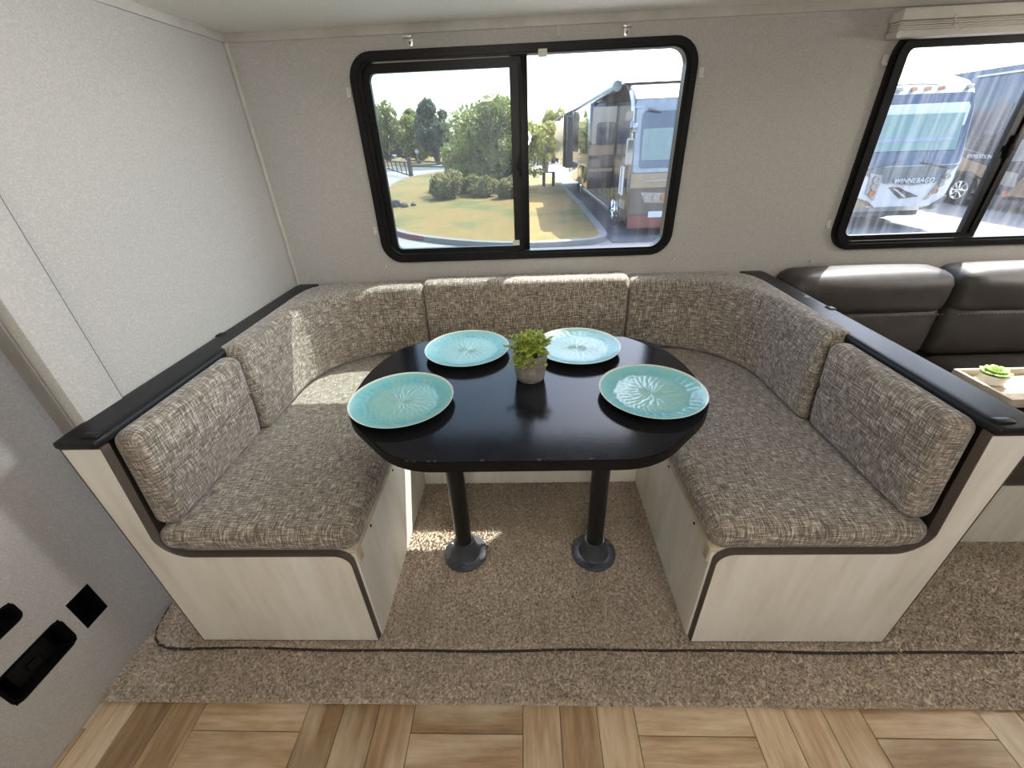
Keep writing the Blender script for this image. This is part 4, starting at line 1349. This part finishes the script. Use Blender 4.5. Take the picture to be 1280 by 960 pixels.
sface('dark_panel', [(1.66, .35), (2.36, .35), (2.36, 1.95), (1.66, 1.95)], 'rvnavy', 18.0, par=s2)
aw = build('awning_roll', tube(B(), [(2.24, 11.95, 2.30), (2.24, 24.6, 2.30)], .11, 12), M['awning'], m1)
build('awning_topper', prism(B(), [(1.78, 2.03), (2.42, 2.33), (2.42, 2.36), (1.78, 2.06)], XZ, 12.2, 16.3), M['awning'], aw, 0)
build('awning_topper', prism(B(), [(1.52, 2.03), (2.42, 2.33), (2.42, 2.36), (1.52, 2.06)], XZ, 17.9, 24.4), M['awning'], aw, 0)
build('awning_arm', box(B(), 1.50, 1.60, 17.9, 18.0, .35, 2.04), M['rvblack'], aw)
build('awning_arm', box(B(), 1.68, 1.76, 16.2, 16.3, .9, 2.04), M['rvblack'], aw)
build('roof_fairing', prism(B(), [(11.4, 2.30), (12.0, 2.40), (12.6, 2.40), (12.6, 2.52), (12.1, 2.53), (11.7, 2.44)], YZ, 2.25, 4.9, bev=.02), M['rvsky'], m1)

# --- white motorhome in the sofa window
m2 = empty('motorhome', (8.0, 15, G), 'white motorhome with mint sunshade and brand lettering on its nose', 'motorhome', 'motorhomes on the lot')
X2a, X2b = 6.72, 9.28
q2 = [(10.35, -.42), (10.18, -.30), (10.12, .25), (10.18, .55), (10.42, 1.55), (10.55, 1.86), (10.75, 2.02), (11.3, 2.18), (12.2, 2.22), (19, 2.22), (19, -.42)]
build('body', prism(B(), q2, YZ, X2a, X2b, bev=.07), M['rvwhite'], m2, smooth=30)
def fy2(z):
    zs = [-.42, -.30, .25, .55, 1.55, 1.86, 2.02]; ys = [10.35, 10.18, 10.12, 10.18, 10.42, 10.55, 10.75]
    return float(np.interp(z, zs, ys))
def front2(name, pts, mat, off=.02, th=.04, par=None):
    # subdivide vertically so that panels follow the curved nose
    P2 = []
    n = len(pts)
    for i in range(n):
        (xa, za), (xb, zb) = pts[i], pts[(i+1) % n]
        k = max(1, int(abs(zb-za)/.15))
        P2 += [(xa+(xb-xa)*t/k, za+(zb-za)*t/k) for t in range(k)]
    bm = B()
    a = [bm.verts.new((x, fy2(z)-off, z)) for x, z in P2]
    b = [bm.verts.new((x, fy2(z)-off+th, z)) for x, z in P2]
    n = len(P2)
    fa = bm.faces.new(a); fb = bm.faces.new(b[::-1])
    for i in range(n): bm.faces.new((a[i], b[i], b[(i+1) % n], a[(i+1) % n]))
    bmesh.ops.triangulate(bm, faces=[fa, fb])
    return build(name, bm, M[mat], par or m2, 0)
front2('windshield', rrect(X2a+.10, X2b-.03, .52, 1.80, .08, 4), 'rvglass', .025)
front2('sunshade', [(7.0, .80), (9.08, .78), (9.10, 1.44), (7.0, 1.46)], 'rvshade', .036)
front2('shade_fold', [(7.02, .96), (9.04, .95), (9.05, 1.02), (7.02, 1.03)], 'rvsilver', .042)
front2('hood_panel', [(6.95, .50), (9.24, .50), (8.95, .19), (8.40, .14), (7.77, .20), (7.30, .38)], 'rvnavy', .028)
front2('hood_trim', [(7.80, .205), (8.40, .145), (8.93, .195), (8.93, .18), (8.40, .125), (7.80, .185)], 'rvsilver', .036)
for pts, nm in (([(7.44, .40), (7.70, .35), (7.74, -.16), (7.50, -.02)], 'l'), ([(9.16, .42), (9.02, .40), (8.83, -.18), (8.90, -.16)], 'r')):
    hb = front2('headlight_housing', pts, 'rvcream', .036)
    for k in range(3):
        xx, zz, rr_ = ((7.585+.015*k, .27-.135*k, .075) if nm == 'l' else (9.055-.055*k, .28-.14*k, .055))
        build('headlight', lathe(B(), [(0, -.02), (rr_*.5, -.02), (rr_*.55, -.03), (rr_*.95, -.03), (rr_, .02), (0, .02)], (xx, fy2(zz)-.04, zz), 16, 'y'), M['lens' if k < 2 else 'amber'], hb)
fg = front2('fog_light_panel', [(7.0, -.09), (7.25, -.06), (7.62, -.17), (7.80, -.29), (7.80, -.33), (7.10, -.29)], 'rvtan', .03)
build('fog_light', lathe(B(), [(0, -.02), (.04, -.02), (.05, 0), (0, 0)], (7.30, fy2(-.16)-.035, -.16), 14, 'y'), M['lens'], fg)
front2('lower_valance', [(8.95, -.40), (9.25, -.40), (9.27, -.10), (9.05, -.28)], 'rvgrey', .03)
# swoosh emblem
em = front2('emblem', [(7.95, .10), (8.12, .085), (8.42, -.07), (8.46, -.02), (8.66, -.10), (8.30, -.135), (8.12, -.02)], 'rvgrey', .032)
front2('emblem_red', [(7.97, .115), (8.16, .10), (8.40, -.01), (8.14, .075)], 'rvred', .036, par=em)
front2('emblem_gap', [(8.02, .085), (8.12, .06), (8.40, -.105), (8.36, -.112)], 'rvwhite', .036, par=em)
text('lettering', 'WINNEBAGO', .125, Vector((8.39, fy2(.22)-.04, .185)), Matrix(((1, 0, 0), (0, 0, -1), (0, 1, 0))), M['rvwhite'], m2, .012, .2, 1.12)
bar(m2, 'wiper', (7.35, 10.10, .46), (8.0, 10.13, .60), .018, 'rvblack')
bar(m2, 'wiper', (9.0, 10.10, .46), (8.45, 10.12, .58), .018, 'rvblack')
for k, xx in enumerate((7.35, 7.72, 8.0, 8.28, 8.55, 9.10)):
    build('marker_light', cushion(B(), xx-.06, xx+.06, 10.47, 10.56, 1.85, 1.93, .025, n=4), M['amber' if 0 < k < 5 and k != 1 else 'lens'], m2)
mr = build('mirror_arm', tube(B(), [(6.78, 10.5, .40), (6.95, 10.02, .35), (7.05, 9.95, .50)], .05, 6), M['rvwhite'], m2)
build('mirror_head', cushion(B(), 6.93, 7.16, 9.86, 10.0, .50, 1.0, .05, n=6), M['rvwhite'], mr)
build('mirror_face', prism(B(), rrect(6.96, 7.13, .72, .96, .03, 3), XZ, 9.84, 9.865), M['rvsky'], mr)
front2('roof_air_scoop', [(7.0, 1.96), (7.5, 2.0), (8.3, 2.0), (8.7, 1.95), (8.3, 1.99), (7.4, 1.99)], 'rvsilver', .02)
for yy in (11.7, 17.2):
    for x_, o_ in ((X2a-.0, -1), (X2b+.0, 1)): wheel(m2, x_+.02*-o_*-1*0+(-.01 if o_ < 0 else .01), yy, .40, .28, o_)
bxo('underbody_plate', M['rvgrey'], m2, 6.9, 9.1, 10.5, 18.8, -.55, -.40)  # plain grey plate under the body

# --- dark motorhome behind it
X3 = 12.5
m3 = empty('motorhome', (13.75, 13.5, G), 'dark motorhome with tan side graphics behind the white motorhome', 'motorhome', 'motorhomes on the lot')
q3 = [(9.6, -.45), (9.45, .3), (9.6, .7), (9.9, 1.9), (10.3, 2.35), (11, 2.48), (21, 2.48), (21, -.45)]
build('body', prism(B(), q3, YZ, X3, X3+2.5, bev=.05), M['rvnavy'], m3, smooth=30)
panel('tan_graphic', [(13.85, .44), (12.78, .20), (12.72, -.10), (13.0, -.02), (13.7, .09)], X3, m3, 'rvtan')
panel('tan_graphic', [(12.55, .16), (12.0, .10), (11.9, -.22), (12.5, -.16)], X3, m3, 'rvcream')
panel('tan_graphic', [(11.75, .20), (9.9, .42), (9.9, -.40), (12.05, -.52)], X3, m3, 'rvtan')
panel('lower_tan_graphic', [(12.95, -.1), (12.70, -.12), (12.62, -.52), (12.95, -.52)], X3, m3, 'rvtan')
panel('grey_graphic', [(12.6, .85), (10.2, .75), (10.2, .45), (12.4, .35)], X3, m3, 'rvsilver')
panel('swoosh_line', [(13.95, .66), (13.1, .50), (13.1, .48), (13.95, .64)], X3, m3, 'rvsilver')
panel('side_window', rrect(12.95, 13.40, .97, 1.66, .05, 3), X3, m3, 'rvglass', .02)
panel('side_window', rrect(10.6, 11.9, .97, 1.70, .05, 3), X3, m3, 'rvglass', .02)
panel('roof_rail', [(14.3, 2.30), (11.5, 2.30), (11.5, 2.345), (14.3, 2.345)], X3, m3, 'rvwhite', .05)
panel('orange_reflector', rrect(11.98, 12.12, -.45, -.30, .02, 3), X3-.012, m3, 'amber')
panel('wheel_arch', arc_pts(13.33, -.38, .46, 0, 180, 14)+[(12.87, -.45), (13.79, -.45)], X3, m3, 'rvblack', .02)
panel('sill', [(9.7, -.62), (20.5, -.62), (20.5, -.42), (9.7, -.42)], X3, m3, 'rvgrey')
wheel(m3, X3-.03, 13.33, .385, .28)
wheel(m3, X3-.03, 18.6, .385, .28)
text('lettering', 'EXPEDITION', .125, Vector((X3-.022, 13.20, .40)), Matrix(((0, 0, -1), (-1, 0, 0), (0, 1, 0))), M['rvwhite'], m3, .008, .15, 1.0)
